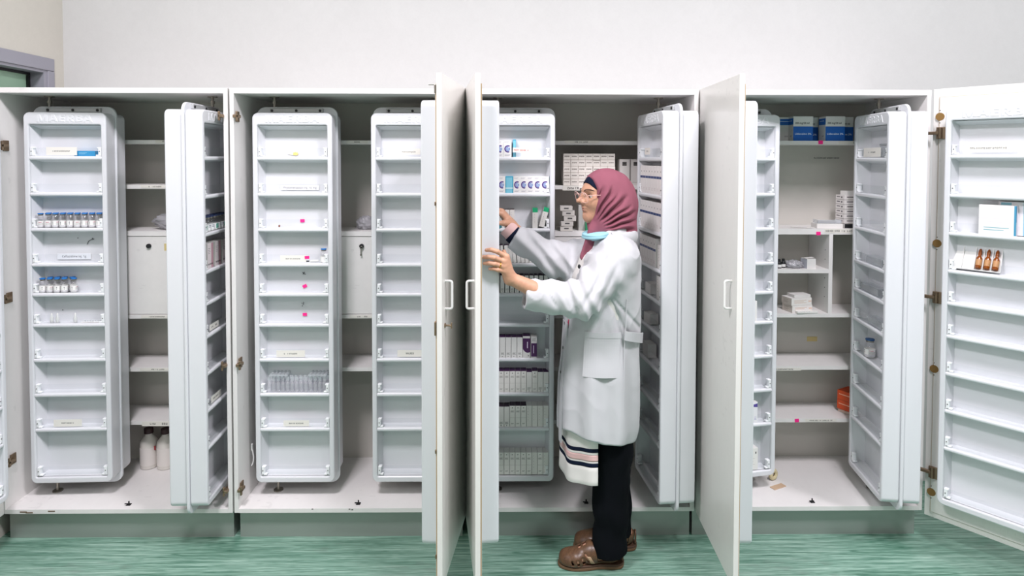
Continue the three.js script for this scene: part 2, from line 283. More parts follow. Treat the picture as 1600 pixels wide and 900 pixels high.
const shelvesA = [{ y: 1.733 }, { y: 1.524 }, { y: 1.305, t: 0.022 }, { y: 0.914 }, { y: 0.663 }, { y: 0.409 }];
const cabs = [
  cabinet(0, 'leftmost white cabinet, its left door swung open against the side wall', { shelves: shelvesA, lockbox: [0.922, 1.295], keySide: 1, keyX: 0.005 + 0.0, lock: 1 }),
  cabinet(1, 'second white cabinet from left, with hinges but no left door', { shelves: [shelvesA[0], shelvesA[2], shelvesA[3], { y: 0.663, tilt: 0.004 }], lockbox: [0.922, 1.295], keySide: -1, keyX: -0.002, key: true }),
  cabinet(2, 'third white cabinet, the one the woman in the lab coat stands before', { shelves: shelvesA, lockbox: [0.922, 1.295], keySide: 1, keyX: 0.03 }),
  cabinet(3, 'rightmost white cabinet, both doors open, with blue boxes on its top shelf', { gapR: 0.004, shelves: [{ y: 1.736 }, { y: 1.316, t: 0.026 }, { y: 1.128, w: 0.68, x: -0.1355 }, { y: 0.917 }, { y: 0.666 }, { y: 0.413 }] }),
];
const [cabA, cabB, cabC, cabD] = cabs;
part('divider', bx(0.018, 0.378, 0.198, 0.2135, 1.115, (SHELF_Z - CD + 0.006) / 2), M.lam, cabD);
part('shelf_pin_hole', join([0, 1, 2, 3, 4, 5].map((k) => cyl(0.0025, 0.0025, 0.001, 6).rotateZ(Math.PI / 2).translate(0.2043, 1.0 + k * 0.045, -0.3))), M.dark, cabD);
makeDoor(cabA, -0.48, 0.004, Math.PI / 2, -1, { full: true, hingeY: [1.71, 1.054, 0.346] });
makeDoor(cabB, 0.488, 0.004, 1.686, 1, { furniture: true });
makeDoor(cabC, -0.48, 0.004, 1.436, -1);
makeDoor(cabD, -0.48, 0.004, 1.6, -1);
const doorD = makeDoor(cabD, 0.485, 0.03, 0.873, 1, { full: true, holes: true, handle: false });
{ // hinges left on the panels where doors are missing, and lock furniture on the closed side of the second cabinet's door
  const H = () => join([rb(0.006, 0.045, 0.03, 0.002, 0, 0, 0), rb(0.02, 0.014, 0.04, 0.003, 0.006, 0, 0.022), rb(0.008, 0.04, 0.012, 0.003, 0.012, 0, 0.036)]);
  for (const y of [1.71, 1.054, 0.346]) { const m = part('hinge', H(), M.bronze, cabA); m.position.set(-0.473, y, -0.045); }
  for (const y of [1.836, 0.772, 0.227]) { const m = part('hinge', H(), M.bronze, cabB); m.position.set(-0.475, y, -0.03); }
  for (const y of [1.836, 0.772, 0.227]) { const m = part('hinge', H().rotateY(0), M.bronze, cabA); m.scale.x = -1; m.position.set(0.478, y, -0.022); }
  for (const y of [1.769, 1.075, 0.324]) { const m = part('hinge', H(), M.bronze, cabD); m.scale.x = -1; m.position.set(0.474, y, -0.03); }
}
// ------------------------------------------------------------------ swivel racks
const PZ = -0.155;
function rack(name, label, x, turn, lx0, face, rodSide = 1) {
  const g = thing('swivel_rack', label, 'shelf rack', [x, CB + PT, PZ], turn);
  const lc = lx0 + TW / 2, fy = 0.041, fh = 1.699;
  part('centre_board', new THREE.ExtrudeGeometry(roundRect(TW + 0.006, fh, 0.036, lc, fy + fh / 2), { depth: 0.006, bevelThickness: 0.003, bevelSize: 0.003, bevelSegments: 2, curveSegments: 8 }).translate(0, 0, -0.003), M.plastic, g);
  const ty = 0.073, flip = new THREE.Matrix4().makeRotationY(Math.PI);
  const front = addTray(g, (face > 0 ? new THREE.Matrix4() : flip.clone()).premultiply(new THREE.Matrix4().makeTranslation(lc, ty, face * 0.006)), {});
  addTray(g, (face > 0 ? flip.clone() : new THREE.Matrix4()).premultiply(new THREE.Matrix4().makeTranslation(lc, ty, -face * 0.006)), { detail: false });
  const bar = part('hinge_bar', rb(0.235, 0.02, 0.012, 0.003, lc, fy + fh - 0.0125, face * 0.01), M.metalBar, g);
  part('bolt_holes', join([-0.11, 0, 0.108].map((k) => cyl(0.0058, 0.0058, 0.004, 14).rotateX(Math.PI / 2).translate(lc + k * 0.98, fy + fh - 0.0135, face * 0.017))), M.dark, g);
  const top = CH - PT - CB - PT - 0.004, fTop = fy + fh - 0.004;
  part('pivot_rod', join([cyl(0.0058, 0.0058, top - fTop, 12, 0, (top + fTop) / 2, 0), cyl(0.0095, 0.0095, 0.012, 12, 0, top - 0.026, 0), cyl(0.021, 0.021, 0.004, 20, 0, top - 0.002, 0), cyl(0.0058, 0.0058, fy + 0.01, 12, 0, fy / 2 + 0.003, 0), cyl(0.021, 0.021, 0.004, 20, 0, 0.002, 0)]), M.metal, g);
  return { g, tray: front };
}
M.metalBar = std(0xb9bcbb, 0.4, { metalness: 0.3 });
const A1 = rack('A1', 'tall white swivel rack facing the room at the left of the leftmost cabinet', -1.862, 0.04, -0.064, 1);
const A2 = rack('A2', 'tall white swivel rack turned edge-on at the right of the leftmost cabinet', -1.138, -1.54, -0.07, -1);
A2.g.userData.label = 'tall white swivel rack turned edge-on at the right of the leftmost cabinet';
const B1 = rack('B1', 'tall white swivel rack with pink stickers facing the room in the second cabinet', -0.862, 0.0, -0.072, 1);
const B2 = rack('B2', 'tall empty white swivel rack partly behind the open door of the second cabinet', -0.138, Math.PI, -0.069, -1);
const C1 = rack('C1', 'tall white swivel rack full of medicine boxes that the woman reaches into', 0.138, 0.0, -0.096, 1);
const C2 = rack('C2', 'tall white swivel rack turned edge-on behind the back of the woman', 0.862, -1.476, -0.07, 1);
const D1 = rack('D1', 'tall white swivel rack half hidden by the left door of the rightmost cabinet', 1.138, 0.2, -0.09, 1);
const D2 = rack('D2', 'tall white swivel rack turned edge-on at the right of the rightmost cabinet', 1.862, -1.71, -0.07, 1);
scene.updateMatrixWorld(true);
const compY = (c) => (c < 9 ? BARS[c] + 0.0085 : OPEN_BOT + 0.003);
function inTray(R, c, x, z = 0.035, dy = 0) { const p = R.tray.localToWorld(V(x, compY(c) + dy, z)); return [p.x, p.y, p.z]; }
const trayTurn = (R) => { const q = new THREE.Quaternion(); R.tray.getWorldQuaternion(q); const v = V(1, 0, 0).applyQuaternion(q); return Math.atan2(-v.z, v.x); };
// a paper label standing against the front guard of a compartment is stuck to the rack
function trayLabel(R, c, x, text, w, h, o = {}) { const s = 1500, rect = paper(text, { w: Math.round(w * s), h: Math.round(h * s), size: o.size ?? 16, ...o }); const m = part('paper_label', labelGeo(w, h, rect), M.print, R.tray, o.label); m.position.set(x, compY(c) + (o.dy ?? 0.004), o.z ?? 0.058); m.rotation.z = o.tilt ?? 0; return m; }
const trayNote = (R, c, x, y, tilt = 0) => { const m = part('sticky_note', printedBox(0.019, 0.014, 0.0008, { all: PINK }, 0), M.print, R.tray, 'bright pink sticky note'); m.position.set(x, y, 0.0125); m.rotation.z = tilt; };
const markMat = std(0x2c2e33, 0.7);
const scribble = (R, pts, r = 0.0013) => part('pen_mark', tube(pts.map(([x, y]) => [x, y, 0.0122]), r, 20, 5).scale(1, 1, 1), markMat, R.tray);

// ------------------------------------------------------------------ things on the racks: vials, cartons, ampoules
function makeVial(name, label, { r = 0.0135, h = 0.064, cap = M.blueCap, labelRect, group, fill = 0.36 } = {}) {
  const g = thing(name, label, 'vial', [0, 0, 0], 0, group);
  part('glass_body', new THREE.LatheGeometry([[0, 0.001], [r * 0.9, 0.0005], [r, 0.003], [r, h * 0.58], [r * 0.95, h * 0.66], [r * 0.66, h * 0.77], [r * 0.62, h * 0.86]].map((p) => new THREE.Vector2(...p)), 18), M.glass, g);
  part('powder', cyl(r * 0.9, r * 0.9, h * fill, 16, 0, h * fill / 2 + 0.002, 0), M.powder, g);
  if (labelRect) { const n = 18, c = new THREE.CylinderGeometry(r + 0.0004, r + 0.0004, h * 0.4, n, 1, true).translate(0, h * 0.27, 0).rotateY(Math.PI), uv = c.attributes.uv; for (let i = 0; i < uv.count; i++) uv.setXY(i, mix(labelRect.u0, labelRect.u1, uv.getX(i)), mix(labelRect.v0, labelRect.v1, uv.getY(i))); part('label', c, M.printDouble, g); }
  part('collar', cyl(r * 0.74, r * 0.74, h * 0.1, 16, 0, h * 0.885, 0), M.metal, g);
  part('cap', join([cyl(r * 0.84, r * 0.84, h * 0.07, 18, 0, h * 0.965, 0)]), cap, g);
  return g;
}
M.printDouble = new THREE.MeshStandardMaterial({ map: sheetTex, roughness: 0.55, side: THREE.DoubleSide });
const vialRect = print(180, 60, (c, w, h) => { c.fillStyle = '#f4f3f0'; c.fillRect(-2, -2, w + 4, h + 4); c.fillStyle = '#d8d6da'; c.fillRect(0, 44, w, 16); c.fillStyle = '#333'; c.fillStyle = '#6a6a70'; c.fillRect(78, 8, 6, 12); c.fillRect(79, 26, 5, 9); c.fillStyle = '#b05a70'; c.fillRect(110, 10, 26, 5); c.fillStyle = '#777'; for (let k = 0; k < 4; k++) c.fillRect(108, 20 + k * 6, 40, 2); });
function vialRow(R, c, xs, what, z, first, group, tall) {
  xs.forEach((x, k) => {
    const label = what(k), pos = inTray(R, c, x, z), turn = trayTurn(R) + rr(-0.8, 0.8);
    if (!first.proto) { first.proto = makeVial('vial', label, first.opt); first.proto.position.set(...pos); first.proto.rotation.y = turn; if (group) first.proto.userData.group = group; }
    else copyOf(first.proto, label, pos, turn, group);
  });
}
const vial = { opt: { labelRect: vialRect } };
const xsA = Array.from({ length: 9 }, (_, k) => -0.12 + k * 0.0312);
vialRow(A1, 2, xsA, (k) => `${ORD[k]} blue-capped vial from left in front row, third shelf, leftmost rack`, 0.052, vial, 'blue-capped vials, third shelf of the leftmost rack');
vialRow(A1, 2, Array.from({ length: 8 }, (_, k) => -0.104 + k * 0.0312), (k) => `${ORD[k]} blue-capped vial from left in back row, third shelf, leftmost rack`, 0.0235, vial, 'blue-capped vials, third shelf of the leftmost rack');
vialRow(A1, 4, [-0.118, -0.087, -0.056, -0.025, 0.016], (k) => `${ORD[k]} blue-capped vial from left in front row, fifth shelf, leftmost rack`, 0.052, vial, 'blue-capped vials, fifth shelf of the leftmost rack');
vialRow(A1, 4, [-0.103, -0.072, -0.041, -0.008], (k) => `${ORD[k]} blue-capped vial from left in back row, fifth shelf, leftmost rack`, 0.0235, vial, 'blue-capped vials, fifth shelf of the leftmost rack');
{ // dark-capped vials tumbled on the edge-on rack
  const green = print(180, 60, (c, w, h) => { c.fillStyle = '#eef0f0'; c.fillRect(-2, -2, w + 4, h + 4); c.fillStyle = '#3b9c84'; c.fillRect(60, 6, 16, 46); c.fillStyle = '#44506e'; c.fillRect(86, 10, 40, 6); c.fillRect(86, 24, 30, 5); });
  const v2 = { opt: { labelRect: green, cap: std(0x27365e, 0.45) } };
  vialRow(A2, 2, Array.from({ length: 9 }, (_, k) => -0.132 + k * 0.0325), (k) => `${ORD[k]} dark-capped vial from front in outer row, edge-on rack of leftmost cabinet`, 0.052, v2, 'dark-capped vials on the edge-on rack of the leftmost cabinet');
  vialRow(A2, 2, Array.from({ length: 8 }, (_, k) => -0.115 + k * 0.0325), (k) => `${ORD[k]} dark-capped vial from front in inner row, edge-on rack of leftmost cabinet`, 0.023, v2, 'dark-capped vials on the edge-on rack of the leftmost cabinet');
}
{ // little white ampoules and loose ends on the sixth shelf of the leftmost rack
  const amp = new THREE.LatheGeometry([[0, 0], [0.0065, 0.001], [0.0072, 0.02], [0.004, 0.028], [0.0035, 0.036], [0.002, 0.042], [0, 0.043]].map((p) => new THREE.Vector2(...p)), 14);
  [-0.087, -0.062, 0.014].forEach((x, k) => solo('ampoule', amp, M.white, `${ORD[k]} small white ampoule from left on sixth shelf of leftmost rack`, 'ampoule', inTray(A1, 5, x, 0.045), 0, 'white ampoules on the sixth shelf of the leftmost rack'));
  const strip1 = thing('blister_strip', 'low clear blister strip right of the small white ampoules, leftmost rack', 'blister strip', inTray(A1, 5, 0.085, 0.045), trayTurn(A1));
  part('sheet', rb(0.08, 0.002, 0.022, 0.0008, 0, 0.002, 0), M.white, strip1);
  part('bubbles', join(Array.from({ length: 7 }, (_, k) => cyl(0.004, 0.0046, 0.007, 10, -0.033 + k * 0.011, 0.006, 0))), M.plasticFront, strip1);
}
function cartonThing(name, label, geo, pos, turn, group, flapGeo) { const m = solo(name, geo, M.print, label, 'medicine box', pos, turn, group); if (flapGeo) part('flap', flapGeo, M.print, m); return m; }
// carton designs
const fill = (c, w, h, col) => { c.fillStyle = col; c.fillRect(-2, -2, w + 4, h + 4); };
const lines = (c, x, y, w, n, step, col, t = 2) => { c.fillStyle = col; for (let k = 0; k < n; k++) c.fillRect(x, y + k * step, w * (k % 2 ? 0.8 : 1), t); };
const W0 = '#ecebe8';
const swirl = print(64, 130, (c, w, h) => {
  fill(c, w, h, W0); lines(c, 6, 10, 40, 2, 6, '#9a9aa8');
  c.lineCap = 'round';
  for (const [r, t, col, a, b] of [[24, 10, '#45267f', 0.42, 1.62], [14, 6, '#5d86c8', -0.2, 1.5], [6, 5, '#4f7cc0', 0.2, 2]]) { c.strokeStyle = col; c.lineWidth = t; c.beginPath(); c.arc(36, 66, r, a * Math.PI, b * Math.PI); c.stroke(); }
  lines(c, 10, 112, 44, 2, 7, '#77778a');
});
const cyan = print(64, 130, (c, w, h) => { fill(c, w, h, '#7fc8dc'); c.fillStyle = '#57b2cc'; c.fillRect(-2, 0, 10, h); c.fillRect(w - 8, 0, 12, h); c.fillStyle = '#d8eef2'; c.fillRect(-2, 88, w + 4, 8); c.fillStyle = '#4fa9c6'; c.fillRect(0, 0, w, 10); });
const purpleSlim = print(44, 170, (c, w, h) => { fill(c, w, h, '#efedea'); c.fillStyle = '#b5b3b6'; c.fillRect(0, 0, 2, h); lines(c, 10, 128, 26, 3, 6, '#444'); c.fillStyle = '#333'; c.fillRect(18, 156, 6, 5); });
const purpleWide = print(70, 190, (c, w, h) => { fill(c, w, h, '#e4e1de'); c.fillStyle = '#4a1c55'; c.beginPath(); c.moveTo(0, 20); c.lineTo(w, 20); c.lineTo(w, 140); c.quadraticCurveTo(w * 0.4, 160, 0, 110); c.fill(); c.fillStyle = '#e8dff0'; c.fillRect(40, 50, 8, 56); c.fillStyle = '#333'; c.fillRect(50, 168, 8, 8); });
const purpleFull = print(60, 190, (c, w, h) => { fill(c, w, h, '#d8d4d4'); c.fillStyle = '#4a1c55'; c.fillRect(4, 60, w, 120); c.fillStyle = '#e0d4e8'; c.fillRect(24, 80, 7, 70); lines(c, 14, 20, 30, 3, 8, '#666'); });
const slim = print(44, 170, (c, w, h) => { fill(c, w, h, '#eeebe6'); c.fillStyle = '#a9a6a2'; c.fillRect(0, 0, 2, h); c.fillStyle = '#2f2c30'; c.fillRect(18, 14, 7, 6); lines(c, 8, 40, 28, 3, 5, '#77736f'); c.fillStyle = '#cac6c0'; c.fillRect(2, 96, w, 2); lines(c, 10, 140, 24, 2, 5, '#8a8680'); });
const slim2 = print(44, 170, (c, w, h) => { fill(c, w, h, '#efece8'); c.fillStyle = '#a9a6a2'; c.fillRect(0, 0, 2, h); lines(c, 8, 128, 28, 4, 6, '#55514f'); c.fillStyle = '#2f2c30'; c.fillRect(18, 156, 7, 6); });
const plainSlim = print(44, 170, (c, w, h) => { fill(c, w, h, '#e8e5e0'); c.fillStyle = '#a9a6a2'; c.fillRect(0, 0, 2, h); lines(c, 12, 24, 4, 5, 22, '#8d8983', 3); });
const blueStripe = print(52, 190, (c, w, h) => { fill(c, w, h, '#eae6e3'); c.fillStyle = '#b9b4b2'; c.fillRect(0, 0, 2, h); c.fillStyle = '#2a3f74'; c.fillRect(-2, 70, w + 4, 16); c.fillStyle = '#4a4648'; c.fillRect(22, 34, 6, 10); lines(c, 10, 150, 30, 3, 7, '#c6b8b8'); });
const DARK = solid('#3c2d3c'), WHITE = solid('#e2e0dc'), GREYW = solid('#cfccc8'), PURP = solid('#46224f'), BROWN = solid('#4b3a38'), GREEN = solid('#12a06c'), CYAN = solid('#69bcd4');
const geoOf = (w, h, d, front, top = WHITE, side = WHITE) => printedBox(w - 0.0006, h, d, { front, back: front, top, bottom: WHITE, left: side, right: side });
function rowOf(R, c, x0, list, what, group, zc = 0.037) { // list of [geometry, width, tilt]
  let x = x0;
  list.forEach(([geo, w, tilt = 0, dz = 0], k) => { const p = inTray(R, c, x + w / 2, zc + dz); const m = cartonThing('medicine_box', what(k), geo, p, trayTurn(R), group); if (tilt) m.rotation.z = tilt; x += w; });
}
{ // ---- the rack the woman reaches into
  const sw = geoOf(0.0315, 0.073, 0.045, swirl), cy = geoOf(0.034, 0.074, 0.046, cyan, CYAN, CYAN), swBig = geoOf(0.036, 0.073, 0.045, swirl, WHITE, CYAN);
  const G = 'boxes with a purple swirl on the rack the woman reaches into';
  rowOf(C1, 0, -0.084, [[sw, 0.0315], [swBig, 0.036]], (k) => `${ORD[k]} purple-swirl box from left on top shelf, rack the woman reaches into`, G);
  cartonThing('medicine_box', 'tall pale blue box behind the paper label, top shelf by the swirl boxes', geoOf(0.014, 0.078, 0.03, cyan, CYAN, CYAN), inTray(C1, 0, -0.004, 0.03), 0);
  rowOf(C1, 1, -0.107, [[sw, 0.0315], [sw, 0.0315]], (k) => `${ORD[k]} purple-swirl box from left on second shelf, left of the turquoise box`, G);
  rowOf(C1, 1, -0.044, [[cy, 0.0345]], () => 'turquoise medicine box standing among purple-swirl boxes on the second shelf');
  rowOf(C1, 1, -0.0085, [[sw, 0.0305], [sw, 0.0305], [sw, 0.0305], [sw, 0.0305], [swBig, 0.036]], (k) => `${ORD[k]} purple-swirl box right of the turquoise box, second shelf of that rack`, G);
  trayLabel(C1, 0, 0.026, '~10', 0.075, 0.021, { fg: '#b0403a', dy: 0.02, z: 0.062, tilt: -0.02 });
  const brown = geoOf(0.021, 0.082, 0.05, plainSlim, BROWN, GREYW);
  rowOf(C1, 2, -0.132, Array.from({ length: 6 }, () => [brown, 0.0215]), (k) => `${ORD[k]} brown-topped narrow box from left, third shelf behind the woman's far hand`, 'brown-topped narrow boxes on the third shelf');
  const greenTop = print(60, 210, (c, w, h) => { fill(c, w, h, '#d9d8d2'); c.fillStyle = '#0f9e6a'; c.fillRect(-2, -2, w + 4, 46); lines(c, 20, 60, 6, 6, 18, '#a8a6a0', 8); });
  const gt = geoOf(0.024, 0.088, 0.045, greenTop, GREEN);
  cartonThing('medicine_box', 'upright white box with green top, third shelf of the rack she reaches into', gt, inTray(C1, 2, 0.088, 0.037), 0);
  const lean = cartonThing('medicine_box', 'leaning white box with green top beside the upright green-topped one', gt, inTray(C1, 2, 0.116, 0.037, 0.0055), 0); lean.rotation.z = -0.27;
  cartonThing('medicine_box', 'small grey-white box right of the two green-topped boxes, third shelf', geoOf(0.018, 0.044, 0.03, slim2), inTray(C1, 2, 0.148, 0.03), 0);
  const thin = geoOf(0.0165, 0.078, 0.05, plainSlim, DARK, GREYW);
  const leanRow = Array.from({ length: 13 }, (_, k) => [thin, 0.0172, k > 3 ? 0.1 + 0.03 * Math.sin(k * 2.1) : 0]);
  leanRow.forEach(([g, w, t], k) => { const m = cartonThing('medicine_box', `${ORD[k]} thin leaning box from left on the fourth shelf above the near hand`, g, inTray(C1, 3, -0.125 + k * 0.0178, 0.037, t ? 0.0012 : 0), 0, 'thin leaning boxes on the fourth shelf'); m.rotation.z = t; });
  const f4 = geoOf(0.0185, 0.077, 0.05, slim2, DARK, DARK);
  rowOf(C1, 4, -0.132, Array.from({ length: 13 }, (_, k) => [f4, 0.0215]), (k) => `${ORD[k]} dark-topped white box from left on the fifth shelf behind her sleeve`, 'dark-topped white boxes on the fifth shelf');
  const p1 = geoOf(0.025, 0.092, 0.05, purpleSlim, PURP);
  rowOf(C1, 6, -0.145, Array.from({ length: 7 }, () => [p1, 0.0256]), (k) => `${ORD[k]} purple-topped white box from left on the seventh shelf of that rack`, 'purple-topped boxes on the seventh shelf');
  rowOf(C1, 6, 0.0345, [[geoOf(0.033, 0.097, 0.05, purpleWide, PURP), 0.0335]], () => 'white box with a large purple curve, seventh shelf, left of the purple box');
  rowOf(C1, 6, 0.07, [[geoOf(0.028, 0.095, 0.05, purpleFull, GREYW, PURP), 0.028]], () => 'purple-fronted box at the right end of the seventh shelf row');
  [[7, 'eighth', PURP, 0.095, slim, slim2], [8, 'ninth', DARK, 0.095, slim, slim2], [9, 'bottom', WHITE, 0.1, slim, slim]].forEach(([c, word, top, h, fa, fb]) => {
    const ga = geoOf(0.0245, h, 0.05, fa, top), gb = geoOf(0.0245, h - 0.004, 0.05, fb, top), gc = geoOf(0.0245, h, 0.05, plainSlim, WHITE);
    const n = 12;
    rowOf(C1, c, -0.148, Array.from({ length: n }, (_, k) => [c === 7 ? (k > 7 && k !== 9 ? gb : ga) : c === 8 ? (k > 4 && k < 8 ? ga : k > 7 ? gc : gb) : k === 9 || k === 11 ? gc : ga, 0.0249]), (k) => `${ORD[k]} narrow white box from left on the ${word} shelf, rack she reaches into`, `narrow white boxes on the ${word} shelf`);
  });
}
{ // ---- the edge-on rack behind the woman
  const bs = geoOf(0.036, 0.122, 0.05, blueStripe, GREYW);
  [[1, 'second', 8], [2, 'third', 8], [3, 'fourth', 6]].forEach(([c, word, n]) => rowOf(C2, c, -0.146, Array.from({ length: n }, () => [bs, 0.0365]), (k) => `${ORD[k]} navy-striped white box from back on ${word} shelf of rack behind her`, `navy-striped white boxes on the ${word} shelf behind the woman`));
  const w = geoOf(0.07, 0.045, 0.04, solid('#e6e4e1')), w2 = geoOf(0.06, 0.1, 0.04, plainSlim, GREYW);
  cartonThing('medicine_box', 'low white box lying on the fifth shelf of the rack behind her', w, inTray(C2, 4, -0.04, 0.037), trayTurn(C2));
  cartonThing('medicine_box', 'upright pale box near the front of that fifth shelf behind her', w2, inTray(C2, 4, 0.1, 0.037), trayTurn(C2));
  cartonThing('medicine_box', 'upright pale box right of the navy-striped row, fourth shelf behind her', w2, inTray(C2, 3, 0.108, 0.037), trayTurn(C2));
  cartonThing('medicine_box', 'low white box lying on the sixth shelf of the rack behind her', w, inTray(C2, 5, -0.05, 0.037), trayTurn(C2) + 0.1);
  cartonThing('medicine_box', 'white box lying on the seventh shelf of the rack behind her', geoOf(0.075, 0.06, 0.04, solid('#dcdad8')), inTray(C2, 6, -0.07, 0.037), trayTurn(C2));
  trayLabel(C2, 0, -0.06, '~4', 0.07, 0.03, { dy: 0.012, label: 'white paper label' });
}
{ // ---- labels and oddments on the other racks
  trayLabel(A1, 0, -0.02, '~14', 0.13, 0.036, { size: 13, z: 0.06 });
  cartonThing('medicine_box', 'flat blue medicine box behind the paper label, top shelf of leftmost rack', geoOf(0.09, 0.024, 0.03, print(130, 40, (c, w, h) => { fill(c, w, h, '#2f9ad0'); lines(c, 30, 14, 50, 2, 8, '#bfe2f2'); }), solid('#2f9ad0'), solid('#2f9ad0')), inTray(A1, 0, 0.068, 0.03), trayTurn(A1));
  trayLabel(A1, 3, -0.005, 'Ceftazidime inj. 1g', 0.145, 0.027, { bg: '#e6eaee', fg: '#1e2126', size: 19, bold: false, dy: 0.008, z: 0.0135, label: 'printed text strip' });
  scribble(A1, [[0.052, 1.055], [0.058, 1.068], [0.07, 1.075], [0.082, 1.078]]);
  part('stain_dots', join([[0.012, 1.083], [0.075, 1.081], [-0.06, 0.69 + 0.07]].map(([x, y]) => cyl(0.0022, 0.0022, 0.001, 8).rotateX(Math.PI / 2).translate(x, y, 0.0125))), markMat, A1.tray);
  trayLabel(A1, 8, -0.018, '~10', 0.12, 0.032, { size: 13, z: 0.06 });
  // edge-on rack of the leftmost cabinet
  const ca = geoOf(0.055, 0.105, 0.045, print(80, 150, (c, w, h) => { fill(c, w, h, '#e0d6d8'); c.fillStyle = '#c49aa6'; c.fillRect(50, 0, 30, h); lines(c, 8, 30, 30, 4, 10, '#777'); c.fillStyle = '#333'; for (let k = 0; k < 9; k++) c.fillRect(4 + k * 8, 120 + (k % 3), 5, 9); }), WHITE, GREYW);
  for (let k = 0; k < 3; k++) cartonThing('medicine_box', `${ORD[k]} pinkish white carton from front on fourth shelf, edge-on rack, leftmost cabinet`, ca, inTray(A2, 3, -0.09 + k * 0.075, 0.037), trayTurn(A2), 'pinkish cartons on the edge-on rack');
  trayLabel(A2, 5, -0.06, '~9', 0.09, 0.025, { size: 15, bold: false });
  trayLabel(A2, 7, -0.05, '~10', 0.1, 0.028, { size: 15, bold: false });
  solo('ampoule', new THREE.LatheGeometry([[0, 0], [0.007, 0.001], [0.007, 0.024], [0.003, 0.03], [0.003, 0.04], [0, 0.041]].map((p) => new THREE.Vector2(...p)), 12), M.glass, 'small clear ampoule on the fifth shelf, edge-on rack of leftmost cabinet', 'ampoule', inTray(A2, 4, 0.03, 0.045));
  // second cabinet, front rack
  const torn = new THREE.Shape(); [[-0.024, -0.008], [-0.02, 0.016], [-0.012, 0.01], [-0.004, 0.019], [0.008, 0.011], [0.019, 0.017], [0.022, 0.004], [0.026, -0.006], [0.004, -0.014]].forEach(([x, y], i) => (i ? torn.lineTo(x, y) : torn.moveTo(x, y)));
  const tp = part('torn_label', new THREE.ExtrudeGeometry(torn, { depth: 0.0012, bevelEnabled: false }), std(0xf2ecd6, 0.8), B1.tray, 'torn remains of a paper label'); tp.position.set(-0.015, compY(0) + 0.02, 0.012);
  const ts = part('tape_scrap', new THREE.ExtrudeGeometry(torn, { depth: 0.001, bevelEnabled: false }).scale(0.45, 0.5, 1), std(0xe6cf7a, 0.7), B1.tray); ts.position.set(-0.004, compY(0) + 0.012, 0.0134);
  trayLabel(B1, 1, 0.014, 'Phytomenadion inj. 10 mg', 0.17, 0.02, { bg: '#f2f2f2', fg: '#26262a', size: 19, bold: false, dy: 0.01, z: 0.0135, label: 'printed text strip' });
  trayNote(B1, 2, 0.024, 1.155, 0.05);
  trayLabel(B1, 3, -0.004, '~13', 0.115, 0.029, { size: 12, z: 0.058 });
  { const m = part('sticky_note', printedBox(0.02, 0.013, 0.0008, { all: PINK }, 0), M.print, B1.tray, 'bright pink sticky note'); m.position.set(0.058, compY(3) + 0.018, 0.06); m.rotation.z = 0.04; }
  scribble(B1, [[0.022, 0.93], [0.031, 0.922], [0.036, 0.921]]); scribble(B1, [[0.031, 0.931], [0.024, 0.92]]);
  trayNote(B1, 4, 0.035, 0.861, 0.5); scribble(B1, [[0.018, 0.792], [0.019, 0.787]]); scribble(B1, [[0.026, 0.795], [0.025, 0.783]]); scribble(B1, [[0.018, 0.779], [0.021, 0.776]]);
  trayNote(B1, 5, 0.031, 0.732, 0.04);
  trayLabel(B1, 6, -0.018, '~11', 0.126, 0.03, { size: 13, z: 0.06 });
  trayLabel(B1, 8, 0.004, '~13', 0.113, 0.027, { size: 12, z: 0.06 });
  const lone = makeVial('vial', 'single blue-capped clear vial at the right of the fourth shelf, pink-stickered rack', { r: 0.015, h: 0.062, labelRect: print(60, 30, (c, w, h) => fill(c, w, h, '#f0f0ee')), fill: 0.12 }); lone.position.set(...inTray(B1, 3, 0.127, 0.045));
  const lying = thing('ampoule', 'thin clear ampoule lying on the third shelf of the pink-stickered rack', 'ampoule', inTray(B1, 2, -0.055, 0.045));
  part('glass_body', new THREE.LatheGeometry([[0, 0], [0.006, 0.001], [0.006, 0.05], [0.003, 0.058], [0.003, 0.068], [0, 0.07]].map((p) => new THREE.Vector2(...p)), 12).rotateZ(-Math.PI / 2 + 0.08).translate(-0.012, 0.0065, 0), M.glass, lying);
  part('rubber_cap', new THREE.SphereGeometry(0.0055, 12, 8).scale(0.7, 1, 1).translate(-0.013, 0.007, 0), std(0x8a4a30, 0.6), lying);
  const nub = thing('ampoule', 'small white dropper lying beside the pink-tagged label, fourth shelf', 'ampoule', inTray(B1, 3, 0.085, 0.045), 0.2);
  part('body', new THREE.CapsuleGeometry(0.006, 0.03, 4, 10).rotateZ(Math.PI / 2).translate(0, 0.0065, 0), M.white, nub); part('tip', cyl(0.003, 0.003, 0.012, 8).rotateZ(Math.PI / 2).translate(-0.028, 0.0065, 0), M.dark, nub);
  // clear plastic ampoules: two rows
  M.ampoule = new THREE.MeshPhysicalMaterial({ color: 0xf4f4f6, roughness: 0.08, transmission: 0.8, thickness: 0, ior: 1.5 });
  const am = thing('clear_ampoule', 'first clear plastic ampoule from left in the front row, eighth shelf, pink-stickered rack', 'ampoule', inTray(B1, 7, -0.118, 0.05), 0, 'clear plastic ampoules on the eighth shelf');
  part('body', new THREE.LatheGeometry([[0, 0.0005], [0.0085, 0.001], [0.0095, 0.006], [0.0095, 0.034], [0.007, 0.042], [0.0035, 0.046], [0.0035, 0.05]].map((p) => new THREE.Vector2(...p)), 14), M.ampoule, am);
  part('twist_tab', rb(0.012, 0.018, 0.003, 0.001, 0, 0.058, 0), M.clearPlastic ?? (M.clearPlastic = new THREE.MeshPhysicalMaterial({ color: 0xf2f4f6, roughness: 0.2, transmission: 0.75, thickness: 0 })), am);
